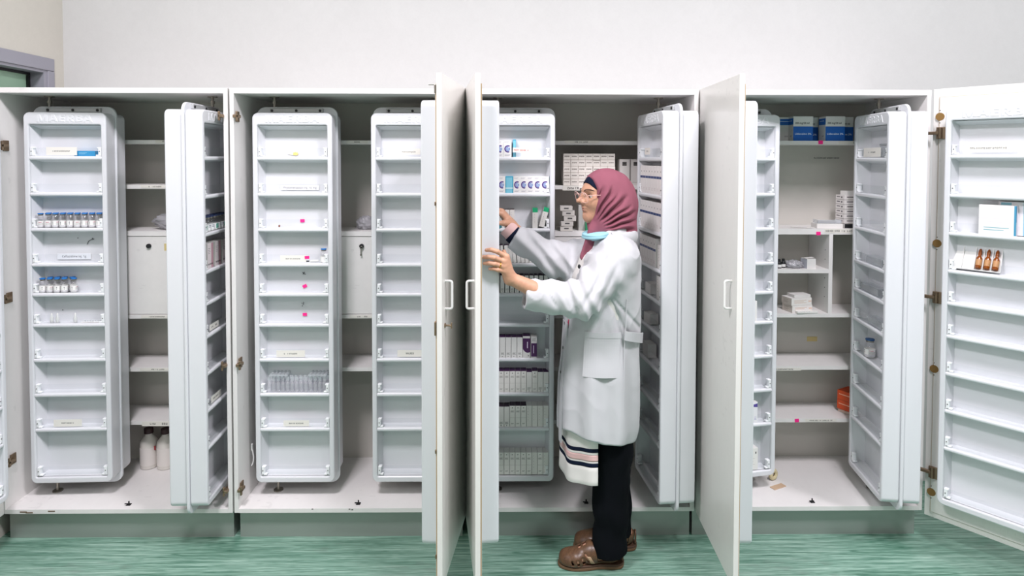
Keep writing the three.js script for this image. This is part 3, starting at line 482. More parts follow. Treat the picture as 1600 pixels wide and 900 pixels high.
  for (let row = 0; row < 2; row++) for (let k = row ? 0 : 1; k < 13; k++) copyOf(am, `${ORD[k]} clear plastic ampoule from left in the ${row ? 'back' : 'front'} row, eighth shelf, pink-stickered rack`, inTray(B1, 7, -0.118 + k * 0.0205 + row * 0.008, row ? 0.026 : 0.05, 0), rr(-0.5, 0.5), 'clear plastic ampoules on the eighth shelf');
  // upper layers: a pack lying on top at the left and another at the right
  [[-0.075, 'left', 5], [0.098, 'right', 5]].forEach(([x, side, n]) => { const p = thing('ampoule_strip', `clear strip of joined ampoules laid on top at the ${side}, eighth shelf`, 'ampoule strip', inTray(B1, 7, x, 0.034, 0.068), 0); part('strip', join(Array.from({ length: n }, (_, k) => cyl(0.0075, 0.0075, 0.05, 12).rotateX(Math.PI / 2).translate((k - (n - 1) / 2) * 0.0165, 0.008, 0))), M.clearPlastic, p); part('tab_band', rb(n * 0.0165, 0.003, 0.012, 0.001, 0, 0.008, 0.02), M.clearPlastic, p); });
  // second cabinet, right rack
  trayLabel(B2, 0, -0.014, 'Vancomycin', 0.11, 0.026, { size: 17, bold: false, dx: 6, dy: 0.01 });
  trayLabel(B2, 6, -0.008, 'VALRIX', 0.11, 0.03, { size: 16 });
  // rightmost cabinet, left rack
  const dl = geoOf(0.05, 0.095, 0.045, print(74, 140, (c, w, h) => { fill(c, w, h, '#eeeef0'); c.fillStyle = '#5a4a9a'; c.beginPath(); c.moveTo(20, 20); c.lineTo(74, 10); c.lineTo(74, 34); c.lineTo(20, 30); c.fill(); lines(c, 50, 100, 16, 3, 8, '#8a7ac0'); }), WHITE);
  ['seventh', 'eighth', 'ninth'].forEach((word, k) => cartonThing('medicine_box', `white box with a purple flash on the ${word} shelf behind the right cabinet's left door`, dl, inTray(D1, 6 + k, k === 2 ? 0.062 : 0.03, 0.037), trayTurn(D1)));
  cartonThing('medicine_box', 'plain white box on the bottom shelf of the half-hidden right rack', geoOf(0.06, 0.1, 0.045, print(80, 130, (c, w, h) => { fill(c, w, h, '#ecebe6'); c.fillStyle = '#444'; c.fillRect(62, 22, 7, 12); lines(c, 10, 60, 50, 3, 18, '#c9c7c2'); }), WHITE), inTray(D1, 9, 0.062, 0.037), trayTurn(D1));
  cartonThing('medicine_box', 'upright white box on the sixth shelf of the half-hidden right rack', geoOf(0.05, 0.09, 0.045, print(70, 120, (c, w, h) => { fill(c, w, h, '#ecebe8'); c.fillStyle = '#555'; c.fillRect(40, 20, 8, 8); }), WHITE), inTray(D1, 5, 0.052, 0.037), trayTurn(D1));
  // rightmost cabinet, right rack
  const dv = makeVial('vial', 'single vial with dark blue cap on the seventh shelf, rightmost edge-on rack', { r: 0.022, h: 0.082, labelRect: vialRect, cap: std(0x1f4f86, 0.4), fill: 0.3 }); dv.position.set(...inTray(D2, 6, -0.035, 0.04)); dv.rotation.y = trayTurn(D2) + 0.3;
  trayLabel(D2, 0, -0.01, '~11', 0.17, 0.04, { size: 15, z: 0.058 });
  const cb = thing('clear_box', 'small clear box with grey lid on top shelf of rightmost edge-on rack', 'box', inTray(D2, 0, 0.075, 0.03), trayTurn(D2)); part('tub', rb(0.06, 0.05, 0.04, 0.004, 0, 0.025, 0), M.clearPlastic, cb); part('lid', rb(0.062, 0.008, 0.042, 0.002, 0, 0.056, 0), std(0x9a9ea2, 0.4), cb);
  [[3, 0.02], [4, -0.02], [5, 0.05]].forEach(([c, x], k) => { const p = thing('clear_box', `low clear tub on the ${['fourth', 'fifth', 'sixth'][k]} shelf of the rightmost edge-on rack`, 'box', inTray(D2, c, x, 0.035), trayTurn(D2)); part('tub', rb(0.16, 0.03, 0.04, 0.004, 0, 0.015, 0), M.clearPlastic, p); part('rim', rb(0.165, 0.004, 0.044, 0.001, 0, 0.032, 0), M.clearPlastic, p); });
}
// ---- the open right door of the rightmost cabinet
{
  const at = (c, x, z = 0.04, dy = 0) => { const p = doorD.localToWorld(V(0.2375 + x, 0.23 + compY(c) + dy, 0.006 + z)); return [p.x, p.y, p.z]; };
  const turn = doorD.rotation.y;
  const lab = part('paper_label', labelGeo(0.15, 0.034, paper('~18', { w: 225, h: 50, size: 16, fg: '#666' })), M.print, doorD); lab.position.set(0.2375 - 0.03, 0.23 + compY(0) + 0.008, 0.066);
  const front = print(220, 150, (c, w, h) => { fill(c, w, h, '#f3f2f2'); c.fillStyle = '#e2dde8'; c.fillRect(0, 66, w, 3); c.fillRect(30, 84, w - 60, 3); lines(c, 30, 112, 150, 2, 12, '#7fb0b8', 4); c.fillStyle = '#3f93b8'; c.fillRect(w - 12, 0, 14, h); });
  const side = print(50, 150, (c, w, h) => { fill(c, w, h, '#efe6ee'); c.fillStyle = '#3f93b8'; c.fillRect(0, 0, 16, h * 0.55); c.fillStyle = '#9cc7d4'; c.fillRect(0, h * 0.55, 16, h * 0.45); });
  cartonThing('medicine_box', 'large white box with a blue edge on the far right door, third shelf', printedBox(0.118, 0.116, 0.032, { front, right: side, all: WHITE }), at(2, 0.004, 0.046), turn);
  cartonThing('medicine_box', 'second white box behind the blue-edged one, standing slightly taller and right', printedBox(0.1, 0.13, 0.018, { front: print(120, 150, (c, w, h) => { fill(c, w, h, '#efecf0'); c.fillStyle = '#8fc4d4'; c.fillRect(10, 4, 40, 14); c.fillRect(w - 26, 0, 8, h); }), all: WHITE }), at(2, 0.05, 0.0205), turn);
  const tr = thing('ampoule_tray', 'white card tray leaning on the far right door holding amber ampoules', 'tray', at(3, -0.07, 0.042), turn);
  const lean = new THREE.Group(); 
  const T1 = (g) => g.rotateX(-0.5).translate(0, 0.004, 0.004);
  part('card', T1(join([rb(0.17, 0.1, 0.002, 0.0008, 0, 0.05, 0), ...[-0.085, -0.042, 0, 0.028, 0.056, 0.085].map((x) => rb(0.0025, 0.1, 0.012, 0.001, x, 0.05, 0.005)), rb(0.17, 0.003, 0.012, 0.001, 0, 0.0, 0.005)])), M.white, tr);
  [0.014, 0.042, 0.07].forEach((x, k) => {
    const a = thing('amber_ampoule', `${['left', 'middle', 'right'][k]} one of three amber glass ampoules in the leaning card tray`, 'ampoule', at(3, -0.07 + x, 0.042), turn);
    part('glass_body', T1(new THREE.LatheGeometry([[0, 0.004], [0.009, 0.005], [0.0105, 0.008], [0.0105, 0.048], [0.0075, 0.056], [0.0045, 0.06], [0.0065, 0.066], [0.0058, 0.082], [0.003, 0.09], [0, 0.092]].map((p) => new THREE.Vector2(...p)), 16).translate(0, 0, 0.012)), M.amber, a);
    part('label_band', T1(cyl(0.0108, 0.0108, 0.026, 16, 0, 0.03, 0.012)), std(0xb98a5c, 0.6), a);
  });
}
// ------------------------------------------------------------------ on the fixed shelves and floors of the cabinets
const ZF = SHELF_Z + 0.0008;
const edge = (cab, xw, y, text, w, h = 0.013, o = {}) => strip(cab, w, h, paper(text, { w: Math.round(w * 1600), h: Math.round(h * 1600), size: Math.round(h * 1600 * 0.68), fg: '#4a4a48', bg: '#e4e1d8', ...o }), [xw - cab.position.x, y, o.z ?? ZF + 0.0002], o.tilt ?? 0);
edge(cabA, -1.38, 1.735, '~16', 0.15); edge(cabA, -1.46, 1.525, '~11', 0.13); edge(cabA, -1.46, 0.914, '~14', 0.15); edge(cabA, -1.46, 0.664, '~12', 0.17); edge(cabA, -1.46, 0.405, '~9', 0.16, 0.022);
edge(cabB, -0.52, 1.735, '~5', 0.1); edge(cabB, -0.5, 0.914, '~9', 0.12);
edge(cabC, 0.53, 1.737, '~12', 0.16); edge(cabC, 0.49, 1.521, 'Zeta CR', 0.1, 0.022, { fg: '#202020' });
edge(cabD, 1.84, 1.737, 'LIDOCAINE 2%', 0.2); edge(cabD, 1.78, 1.32, '~22', 0.2, 0.02); edge(cabD, 1.5, 0.66, '~16', 0.16); edge(cabD, 1.68, 0.413, '~22', 0.15, 0.012);
pinkNote(cabD, [1.655 - 1.5, 1.738, ZF + 0.0005], 0.021); pinkNote(cabD, [1.652 - 1.5, 1.308, ZF + 0.0005], 0.021); pinkNote(cabD, [1.565 - 1.5, 0.413, ZF + 0.0005], 0.02, 0.1);
strip(cabD, 0.2, 0.014, paper('~20', { w: 300, h: 22, size: 16, bg: '#cfccc4', fg: '#3a3a3a' }), [1.79 - 1.5, 1.665, -CD + 0.0045]);
{ const tape = solid('#d9c58a'), tape2 = solid('#d3c4a0');
  const t1 = part('tape_scrap', printedBox(0.05, 0.033, 0.0006, { all: tape }, 0), M.print, cabA, 'yellowed tape'); t1.position.set(-1.4 + 1.5, 1.225, SHELF_Z - 0.0035);
  const t2 = part('tape_scrap', printedBox(0.045, 0.03, 0.0006, { all: tape2 }, 0), M.print, cabA, 'yellowed tape'); t2.position.set(-1.385 + 1.5, 1.13, SHELF_Z - 0.0035); t2.rotation.z = -0.03;
  const t3 = part('tape_scrap', printedBox(0.052, 0.024, 0.0006, { all: tape }, 0), M.print, cabD, 'yellowed tape'); t3.position.set(1.73 - 1.5, 0.735, -CD + 0.005); }
part('cable_hook', join([rb(0.008, 0.03, 0.012, 0.003, -0.47, 0.355, -0.13), tube([[-0.468, 0.345, -0.128], [-0.462, 0.31, -0.126], [-0.466, 0.28, -0.126], [-0.472, 0.272, -0.126]], 0.0035, 20, 8)]), M.white, cabB, 'small white plastic hook');
// chipped edges and marks on the white boards
part('chip', join([[-0.1, 0.134], [-0.075, 0.131], [0.02, 0.137]].map(([x, y]) => rb(0.03, 0.005, 0.002, 0.0008, x - 0.3, y, 0.0002))), std(0x6a5844, 0.9), cabA);
part('chip', join([[0.0, 0.141], [0.012, 0.1385], [-0.16, 0.142]].map(([x, y]) => rb(0.008, 0.004, 0.002, 0.0008, x, y, 0.0002))), std(0x4a443c, 0.9), cabB);
// a crumpled bag: a sphere pushed about by noise
function crumple(w, h, d, sd, amp = 0.35) { const g = new THREE.SphereGeometry(1, 40, 26), p = g.attributes.position, v = V(0, 0, 0); for (let i = 0; i < p.count; i++) { v.fromBufferAttribute(p, i); const n = 1 + amp * (Math.abs(fbm(v.x * 2.2 + sd, v.y * 2.2, v.z * 2.2, 3)) * 2 - 0.4) + 0.12 * Math.abs(noise.noise(v.x * 6, v.y * 6 + sd, v.z * 6)); v.multiplyScalar(n); p.setXYZ(i, v.x * w / 2, Math.max(0, (v.y + 0.75) * h / 1.6), v.z * d / 2); } g.computeVertexNormals(); return g; }
const bagMat = new THREE.MeshPhysicalMaterial({ color: 0xd8d8dc, roughness: 0.22, transmission: 0.55, thickness: 0 });
solo('plastic_bag', crumple(0.24, 0.075, 0.15, 3), bagMat, 'crumpled clear plastic bag on top of the lockbox, leftmost cabinet', 'bag', [-1.4, 1.316, -0.37]);
solo('plastic_bag', crumple(0.1, 0.06, 0.09, 8), bagMat, 'crumpled clear plastic bag on top of the lockbox, second cabinet', 'bag', [-0.5, 1.316, -0.37], 0.5);
// big bottles on the floor of the leftmost cabinet
{
  const g = thing('medicine_bottle', 'left of three big dark-capped bottles on the leftmost cabinet floor', 'bottle', [-1.575, CB + PT, -0.38], 0);
  part('body', new THREE.LatheGeometry([[0, 0], [0.036, 0], [0.04, 0.004], [0.04, 0.12], [0.037, 0.135], [0.022, 0.152], [0.017, 0.158], [0.017, 0.17]].map((p) => new THREE.Vector2(...p)), 28), new THREE.MeshPhysicalMaterial({ color: 0xe2ded6, roughness: 0.15, clearcoat: 0.6 }), g);
  part('label', cyl(0.0405, 0.0405, 0.085, 28, 0, 0.062, 0), std(0xe9e4de, 0.6), g);
  part('red_mark', bx(0.008, 0.02, 0.002, 0.034, 0.1, 0.025).rotateY(0.2), std(0xb03a40, 0.6), g);
  part('cap', cyl(0.0205, 0.0205, 0.024, 20, 0, 0.18, 0), std(0x3a2426, 0.5), g);
  copyOf(g, 'middle of three big dark-capped bottles on the leftmost cabinet floor', [-1.49, CB + PT, -0.375], 0.6); copyOf(g, 'right of three big dark-capped bottles on the leftmost cabinet floor', [-1.402, CB + PT, -0.38], 1.1);
}
// third cabinet: cartons behind the woman
{
  const brick = print(80, 64, (c, w, h) => { fill(c, w, h, '#e3ddd4'); c.fillStyle = '#4a4038'; for (let k = 0; k < 8; k++) { c.fillRect(12 + k * 7, 22 + (k % 2), 4, 11 - (k % 3) * 2); } c.fillRect(12, 26, 54, 3); c.fillStyle = '#a09484'; c.fillRect(0, h - 3, w, 4); });
  const geo = printedBox(0.034, 0.0298, 0.1, { front: brick, all: solid('#ddd6cc') });
  const y0 = 1.533;
  for (let r = 0; r < 5; r++) for (let c = 0; c < 7; c++) cartonThing('medicine_box', `small cream carton, ${ORD[r]} row from bottom, ${ORD[c]} from left, stack behind the woman`, geo, [0.462 + c * 0.0348 + rr(-0.0005, 0.0005), y0 + r * 0.03, SHELF_Z - 0.055 + rr(-0.002, 0.002)], rr(-0.01, 0.01), 'small cream cartons stacked behind the woman');
  const tall = print(80, 240, (c, w, h) => { fill(c, w, h, '#c9c5c0'); c.fillStyle = '#4a4644'; c.fillRect(22, 24, 34, 36); c.fillStyle = '#2d2a2a'; c.fillRect(30, 32, 18, 10); c.fillStyle = '#9a9690'; c.fillRect(0, 0, 3, h); c.fillRect(14, 210, 52, 4); });
  ['left', 'right'].forEach((s, k) => cartonThing('medicine_box', `${s} of two tall grey-white cartons beside the cream stack`, printedBox(0.049, 0.124, 0.09, { front: tall, all: GREYW }), [0.735 + k * 0.053, y0, SHELF_Z - 0.06], 0));
  const sm = print(64, 44, (c, w, h) => { fill(c, w, h, '#d9d5ce'); c.fillStyle = '#555'; c.fillRect(20, 14, 24, 12); c.fillStyle = '#8a867e'; c.fillRect(0, h - 3, w, 4); });
  for (let r = 0; r < 5; r++) cartonThing('medicine_box', `${ORD[r]} small pale carton from bottom in the crooked pile by her face`, printedBox(0.058, 0.0235, 0.06, { front: sm, all: GREYW }), [0.463 + [0, 0, 0.016, 0.01, -0.002][r], 1.3165 + r * 0.0238, SHELF_Z - 0.04], rr(-0.1, 0.1));
  cartonThing('medicine_box', 'grey-white carton standing right of the crooked pile by her face', printedBox(0.085, 0.12, 0.06, { front: print(90, 130, (c, w, h) => { fill(c, w, h, '#bcbab6'); c.fillStyle = '#a9a7a3'; c.fillRect(16, 20, 3, 90); }), all: GREYW }), [0.565, 1.3165, SHELF_Z - 0.08], 0);
  cartonThing('medicine_box', 'small green box on the shelf just in front of her chin', printedBox(0.045, 0.042, 0.05, { all: solid('#1c8f5c') }), [0.575, 1.3165, SHELF_Z - 0.03], 0);
  cartonThing('medicine_box', 'orange-red box on the shelf behind her headscarf', printedBox(0.07, 0.06, 0.05, { all: solid('#b5432c') }), [0.8, 1.3165, SHELF_Z - 0.05], 0.2);
}
// rightmost cabinet, top shelf: blue and white cartons
{
  const f = print(150, 180, (c, w, h) => { fill(c, w, h, '#eeeeec'); c.fillStyle = '#1667c4'; c.fillRect(-2, 74, w + 4, h); c.fillStyle = '#444'; c.font = 'bold 17px sans-serif'; c.fillText('200 mg/20 ml', 14, 56, 110); c.fillStyle = '#e8f1ff'; c.font = 'bold 20px sans-serif'; c.fillText('Lidocaine 2%', 12, 136, 126); });
  const s = print(70, 180, (c, w, h) => { fill(c, w, h, '#e2e1de'); c.fillStyle = '#1667c4'; c.fillRect(-2, 14, w + 4, 46); c.fillStyle = '#cfe2fa'; c.fillRect(10, 30, 44, 5); lines(c, 34, 140, 22, 2, 7, '#555'); });
  const s2 = print(70, 180, (c, w, h) => { fill(c, w, h, '#e2e1de'); c.fillStyle = '#1667c4'; c.fillRect(-2, 74, w + 4, h); });
  const geo = printedBox(0.094, 0.116, 0.062, { front: f, left: s, right: s2, back: f, top: WHITE, all: WHITE }), y = 1.7455;
  [[1.583, -0.3, 0, 'left blue and white carton with printed front on the rightmost top shelf'], [1.733, -0.295, 0.02, 'right blue and white carton with printed front, above the pink sticker'], [1.53, -0.37, 1.35, 'blue and white carton turned sideways behind the left printed carton'], [1.8, -0.345, 0.06, 'blue and white carton at the right end, half behind the printed one'], [1.645, -0.375, 0.03, 'blue and white carton at the back between the two printed ones']].forEach(([x, z, t, l]) => cartonThing('medicine_box', l, geo, [x, y, z - 0.02], t, 'blue and white cartons'));
  // second shelf: pile of cartons, flat box of oddments, a paper slip
  const pile = print(110, 40, (c, w, h) => { fill(c, w, h, '#e6e1de'); c.fillStyle = '#4a4448'; c.fillRect(14, 12, 40, 7); c.beginPath(); c.arc(76, 18, 8, 0, 7); c.fill(); c.fillStyle = '#9a948e'; c.fillRect(0, h - 4, w, 5); });
  for (let r = 0; r < 6; r++) cartonThing('medicine_box', `${ORD[r]} flat carton from bottom in the printed pile on rightmost cabinet's second shelf`, printedBox(0.095, 0.0225, 0.075, { front: pile, left: pile, all: WHITE }), [1.842, 1.3295 + 0.02 + r * 0.0228, -0.345], 0.05 + rr(-0.03, 0.03), 'flat cartons in a printed pile');
  cartonThing('medicine_box', 'black-ended flat carton under the printed pile, second shelf at right', printedBox(0.1, 0.0195, 0.08, { front: solid('#1e1f22'), all: WHITE }), [1.845, 1.3295, -0.345], 0.05);
  cartonThing('medicine_box', 'plain white carton lying across the top of the printed pile', printedBox(0.075, 0.02, 0.05, { all: WHITE }), [1.847, 1.3295 + 0.02 + 6 * 0.0228, -0.345], 0.1);
  cartonThing('medicine_box', 'flat white carton left of the printed pile, under a clear lid', printedBox(0.12, 0.022, 0.07, { all: WHITE }), [1.72, 1.3295, -0.32], -0.08);
  const lid = thing('clear_tray', 'clear plastic tray resting on the flat white carton, second shelf', 'tray', [1.72, 1.352, -0.32], -0.05); part('tray_shell', join([rb(0.11, 0.003, 0.06, 0.001, 0, 0.002, 0), rb(0.11, 0.016, 0.003, 0.001, 0, 0.01, 0.029), rb(0.003, 0.016, 0.06, 0.001, 0.054, 0.01, 0), rb(0.003, 0.016, 0.06, 0.001, -0.054, 0.01, 0)]), M.clearPlastic, lid); part('foil_strip', rb(0.08, 0.006, 0.03, 0.002, 0, 0.007, 0), std(0x6e6c66, 0.35, { metalness: 0.5 }), lid);
  solo('paper_slip', rb(0.11, 0.002, 0.02, 0.0006, 0, 0, 0).rotateZ(-0.06), M.print, 'narrow white paper slip left of the flat white carton', 'paper', [1.6, 1.3335, -0.31], -0.12);
  // small shelf: two dark bottles, a crumpled bag, a carton
  const b = thing('dropper_bottle', 'left of two tiny dark bottles with white labels, rightmost cabinet', 'bottle', [1.483, 1.137, -0.3]);
  part('body', new THREE.LatheGeometry([[0, 0], [0.011, 0], [0.0115, 0.002], [0.0115, 0.024], [0.006, 0.03], [0.006, 0.033]].map((p) => new THREE.Vector2(...p)), 16), M.dark, b); part('label', cyl(0.0118, 0.0118, 0.013, 16, 0, 0.012, 0), M.white, b); part('cap', cyl(0.007, 0.007, 0.01, 14, 0, 0.038, 0), M.dark, b);
  copyOf(b, 'right of two tiny dark bottles with white labels, rightmost cabinet', [1.51, 1.137, -0.315], 0.4);
  solo('plastic_bag', crumple(0.085, 0.035, 0.07, 15), bagMat, 'small crumpled clear bag right of the tiny dark bottles', 'bag', [1.56, 1.137, -0.31]);
  const cr = thing('medicine_box', 'small crumpled-looking white carton with open flap beside the clear bag', 'medicine box', [1.628, 1.137, -0.31], 0.25); part('carton', printedBox(0.05, 0.046, 0.045, { front: solid('#e6e5e2'), left: solid('#b9bcc4'), all: WHITE }), M.print, cr); part('flap', bx(0.048, 0.0012, 0.02, 0, 0.05, 0.006).rotateZ(0.06), M.print, cr);
  // lower left: two cartons stacked, leaflet
  const wl = print(150, 80, (c, w, h) => { fill(c, w, h, '#ece9e4'); lines(c, 20, 24, 90, 3, 14, '#c9a88e', 4); c.fillStyle = '#e3c9b8'; c.fillRect(w - 26, 30, 24, 16); }), sd = print(80, 80, (c, w, h) => { fill(c, w, h, '#cfc8be'); lines(c, 14, 20, 40, 4, 12, '#8a8070', 3); });
  cartonThing('medicine_box', 'lower white carton with pale text in the left compartment', printedBox(0.11, 0.034, 0.075, { front: wl, left: sd, right: sd, all: WHITE }), [1.585, 0.9265, -0.325], 0.22);
  cartonThing('medicine_box', 'middle white carton with pale text, stacked in the left compartment', printedBox(0.11, 0.034, 0.075, { front: wl, left: sd, right: sd, all: WHITE }), [1.582, 0.961, -0.325], 0.2);
  cartonThing('medicine_box', 'small plain white carton topmost of the left compartment stack', printedBox(0.085, 0.014, 0.06, { all: WHITE }), [1.592, 0.9955, -0.325], 0.15);
  solo('folded_leaflet', rb(0.1, 0.012, 0.035, 0.003, 0, 0.006, 0), M.print, 'folded white leaflet lying in front of the stacked cartons', 'leaflet', [1.605, 0.9265, -0.279], 0.05);
  // orange boxes
  const og = print(100, 60, (c, w, h) => { fill(c, w, h, '#d9501c'); c.fillStyle = '#f2b79a'; c.fillRect(12, 20, w - 10, 6); c.fillStyle = '#b53f12'; c.fillRect(0, h - 4, w, 5); });
  ['lower', 'upper'].forEach((s, k) => cartonThing('medicine_box', `${s} of two stacked orange boxes at the right of the rightmost cabinet`, printedBox(0.09, 0.046, 0.07, { front: og, left: og, right: og, all: solid('#c94a1a') }), [1.86, 0.423 + 0.014 + k * 0.0465, -0.345], 0.5 + k * 0.03));
  cartonThing('medicine_box', 'flat pale brown box beneath the two stacked orange boxes', printedBox(0.09, 0.0135, 0.07, { all: solid('#d8c0b0') }), [1.865, 0.423, -0.345], 0.5);
  // floor of the cabinet: roll of tape, bit of card, red speck
  const roll = thing('tape_roll', 'yellowish roll of tape on the cabinet floor beside the half-hidden rack', 'tape roll', [1.44, CB + PT + 0.026, -0.23], 0.5); part('tape', new THREE.TorusGeometry(0.018, 0.009, 12, 28), std(0xd8cda4, 0.5), roll); part('core', new THREE.TorusGeometry(0.0105, 0.002, 8, 24), std(0xa08a60, 0.8), roll);
  solo('card_scrap', rb(0.075, 0.003, 0.03, 0.001, 0, 0.0016, 0), std(0xc6ab8e, 0.85), 'brown scrap of card lying before the yellowish tape roll', 'card', [1.435, CB + PT, -0.165], 0.45);
  solo('plastic_clip', new THREE.CapsuleGeometry(0.004, 0.014, 4, 8).rotateZ(Math.PI / 2 - 0.1).translate(0, 0.004, 0), std(0xe23a24, 0.5), 'tiny red plastic piece on the floor of the rightmost cabinet', 'clip', [1.198, CB + PT, -0.07], -0.5);
}
// ------------------------------------------------------------------ the woman
const BASE = V(0.58, 0, 0.11);
const W_ = thing('person', 'woman in white lab coat and dusty pink headscarf reaching into the open rack', 'person', [BASE.x, 0, BASE.z]);
// signed-distance helpers; all coordinates below are metres in the room
const len = Math.hypot;
const sph = (x, y, z, c, r) => len(x - c[0], y - c[1], z - c[2]) - r;
const ell = (x, y, z, c, r) => { const a = (x - c[0]) / r[0], b = (y - c[1]) / r[1], d = (z - c[2]) / r[2], k0 = len(a, b, d), k1 = len(a / r[0], b / r[1], d / r[2]); return k1 < 1e-9 ? -Math.min(...r) : k0 * (k0 - 1) / k1; };
const cap = (x, y, z, a, b, ra, rb = ra) => { const bx_ = b[0] - a[0], by = b[1] - a[1], bz = b[2] - a[2], px_ = x - a[0], py_ = y - a[1], pz = z - a[2]; const t = clamp((px_ * bx_ + py_ * by + pz * bz) / (bx_ * bx_ + by * by + bz * bz), 0, 1); return len(px_ - t * bx_, py_ - t * by, pz - t * bz) - (ra + (rb - ra) * t); };
const smin = (a, b, k) => { const h = Math.max(k - Math.abs(a - b), 0) / k; return Math.min(a, b) - h * h * k * 0.25; };
const smax = (a, b, k) => -smin(-a, -b, k);
const curve = (pts) => (y) => { // smooth monotone table lookup, pts sorted by y
  if (y <= pts[0][0]) return pts[0][1]; for (let i = 1; i < pts.length; i++) if (y <= pts[i][0]) { const t = (y - pts[i - 1][0]) / (pts[i][0] - pts[i - 1][0]); return mix(pts[i - 1][1], pts[i][1], t * t * (3 - 2 * t) * 0.5 + t * 0.5); } return pts[pts.length - 1][1]; };
// surface nets: one smooth quad mesh of the zero level of f
function nets(f, lo, hi, h) {
  const nx = Math.ceil((hi[0] - lo[0]) / h) + 1, ny = Math.ceil((hi[1] - lo[1]) / h) + 1, nz = Math.ceil((hi[2] - lo[2]) / h) + 1;
  const F = new Float32Array(nx * ny * nz), id = new Int32Array(nx * ny * nz).fill(-1), at = (i, j, k) => (k * ny + j) * nx + i;
  for (let k = 0; k < nz; k++) for (let j = 0; j < ny; j++) for (let i = 0; i < nx; i++) F[at(i, j, k)] = f(lo[0] + i * h, lo[1] + j * h, lo[2] + k * h);
  const P = [], I = [], E = [[0, 1], [0, 2], [0, 4], [1, 3], [1, 5], [2, 3], [2, 6], [3, 7], [4, 5], [4, 6], [5, 7], [6, 7]];
  const c = new Float32Array(8);
  for (let k = 0; k < nz - 1; k++) for (let j = 0; j < ny - 1; j++) for (let i = 0; i < nx - 1; i++) {
    let m = 0; for (let q = 0; q < 8; q++) { c[q] = F[at(i + (q & 1), j + ((q >> 1) & 1), k + (q >> 2))]; if (c[q] < 0) m |= 1 << q; }
    if (m === 0 || m === 255) continue;
    let sx = 0, sy = 0, sz = 0, n = 0;
    for (const [a, b] of E) if (((m >> a) & 1) !== ((m >> b) & 1)) { const t = c[a] / (c[a] - c[b]); sx += mix(a & 1, b & 1, t); sy += mix((a >> 1) & 1, (b >> 1) & 1, t); sz += mix(a >> 2, b >> 2, t); n++; }
    id[at(i, j, k)] = P.length / 3; P.push(lo[0] + (i + sx / n) * h, lo[1] + (j + sy / n) * h, lo[2] + (k + sz / n) * h);
  }
  const quad = (a, b, d, e, flip) => { if (a < 0 || b < 0 || d < 0 || e < 0) return; flip ? I.push(a, d, b, a, e, d) : I.push(a, b, d, a, d, e); };
  for (let k = 1; k < nz - 1; k++) for (let j = 1; j < ny - 1; j++) for (let i = 1; i < nx - 1; i++) {
    const s = F[at(i, j, k)] < 0;
    if (s !== F[at(i + 1, j, k)] < 0) quad(id[at(i, j - 1, k - 1)], id[at(i, j, k - 1)], id[at(i, j, k)], id[at(i, j - 1, k)], !s);
    if (s !== F[at(i, j + 1, k)] < 0) quad(id[at(i - 1, j, k - 1)], id[at(i - 1, j, k)], id[at(i, j, k)], id[at(i, j, k - 1)], !s);
    if (s !== F[at(i, j, k + 1)] < 0) quad(id[at(i - 1, j - 1, k)], id[at(i, j - 1, k)], id[at(i, j, k)], id[at(i - 1, j, k)], !s);
  }
  const g = new THREE.BufferGeometry(); g.setAttribute('position', new THREE.Float32BufferAttribute(P, 3)); g.setIndex(I);
  // normals from the field itself
  const N = new Float32Array(P.length), e = h * 0.6;
  for (let v = 0; v < P.length; v += 3) { const x = P[v], y = P[v + 1], z = P[v + 2]; let a = f(x + e, y, z) - f(x - e, y, z), b = f(x, y + e, z) - f(x, y - e, z), d = f(x, y, z + e) - f(x, y, z - e); const l = len(a, b, d) || 1; N[v] = a / l; N[v + 1] = b / l; N[v + 2] = d / l; }
  g.setAttribute('normal', new THREE.BufferAttribute(N, 3));
  const uv = new Float32Array(P.length / 3 * 2); for (let v = 0; v < P.length / 3; v++) { uv[2 * v] = P[3 * v] + P[3 * v + 2] * 0.7; uv[2 * v + 1] = P[3 * v + 1]; } g.setAttribute('uv', new THREE.BufferAttribute(uv, 2));
  return g.translate(-BASE.x, 0, -BASE.z);
}
const wp = (name, geo, mat, label, owner = W_) => part(name, geo, mat, owner, label);
const L = (g) => g.translate(-BASE.x, 0, -BASE.z);

const skinTex = tex(256, 256, (u, v) => { const n = 10 * (pn(u, v, 30, 30, 4) - 0.5) + 8 * (pn(u, v, 7, 7, 5) - 0.5); return [197 + n, 149 + n * 0.9, 121 + n * 0.8]; }, true, 6, 6);
const weave = (hex, rough, f = 340, amt = 0.0002) => { const b = tex(128, 128, (u, v, i, j) => { const q = ((i >> 1) + (j >> 1)) % 2 ? 150 : 105; return [q, q, q]; }, false, f / 64, f / 64); return new THREE.MeshPhysicalMaterial({ color: hex, roughness: rough, specularIntensity: 0.25, bumpMap: b, bumpScale: amt }); };
M.skin = new THREE.MeshPhysicalMaterial({ map: skinTex, roughness: 0.5, sheen: 0.2, sheenRoughness: 0.5, sheenColor: new THREE.Color(0xffd8c8) });
M.coat = weave(0xc4c5c7, 0.85); M.scarf = new THREE.MeshPhysicalMaterial({ color: 0x925866, specularIntensity: 0.3, roughness: 0.85, sheen: 0.15, sheenRoughness: 0.5, sheenColor: new THREE.Color(0xe8b8c4) });
M.navy = weave(0x141c30, 0.9); M.trouser = weave(0x090c11, 0.95); M.tunic = weave(0xe2dfda, 0.85); M.pinkCloth = weave(0xdcb8b4, 0.85); M.mask = std(0x9acbd6, 0.85);
M.leather = new THREE.MeshStandardMaterial({ map: tex(256, 256, (u, v) => { const n = 22 * (pn(u, v, 40, 40, 2) - 0.5) + 20 * (pn(u, v, 9, 9, 3) - 0.5); return [92 + n, 66 + n * 0.8, 46 + n * 0.6]; }, true, 8, 8), roughness: 0.36 });

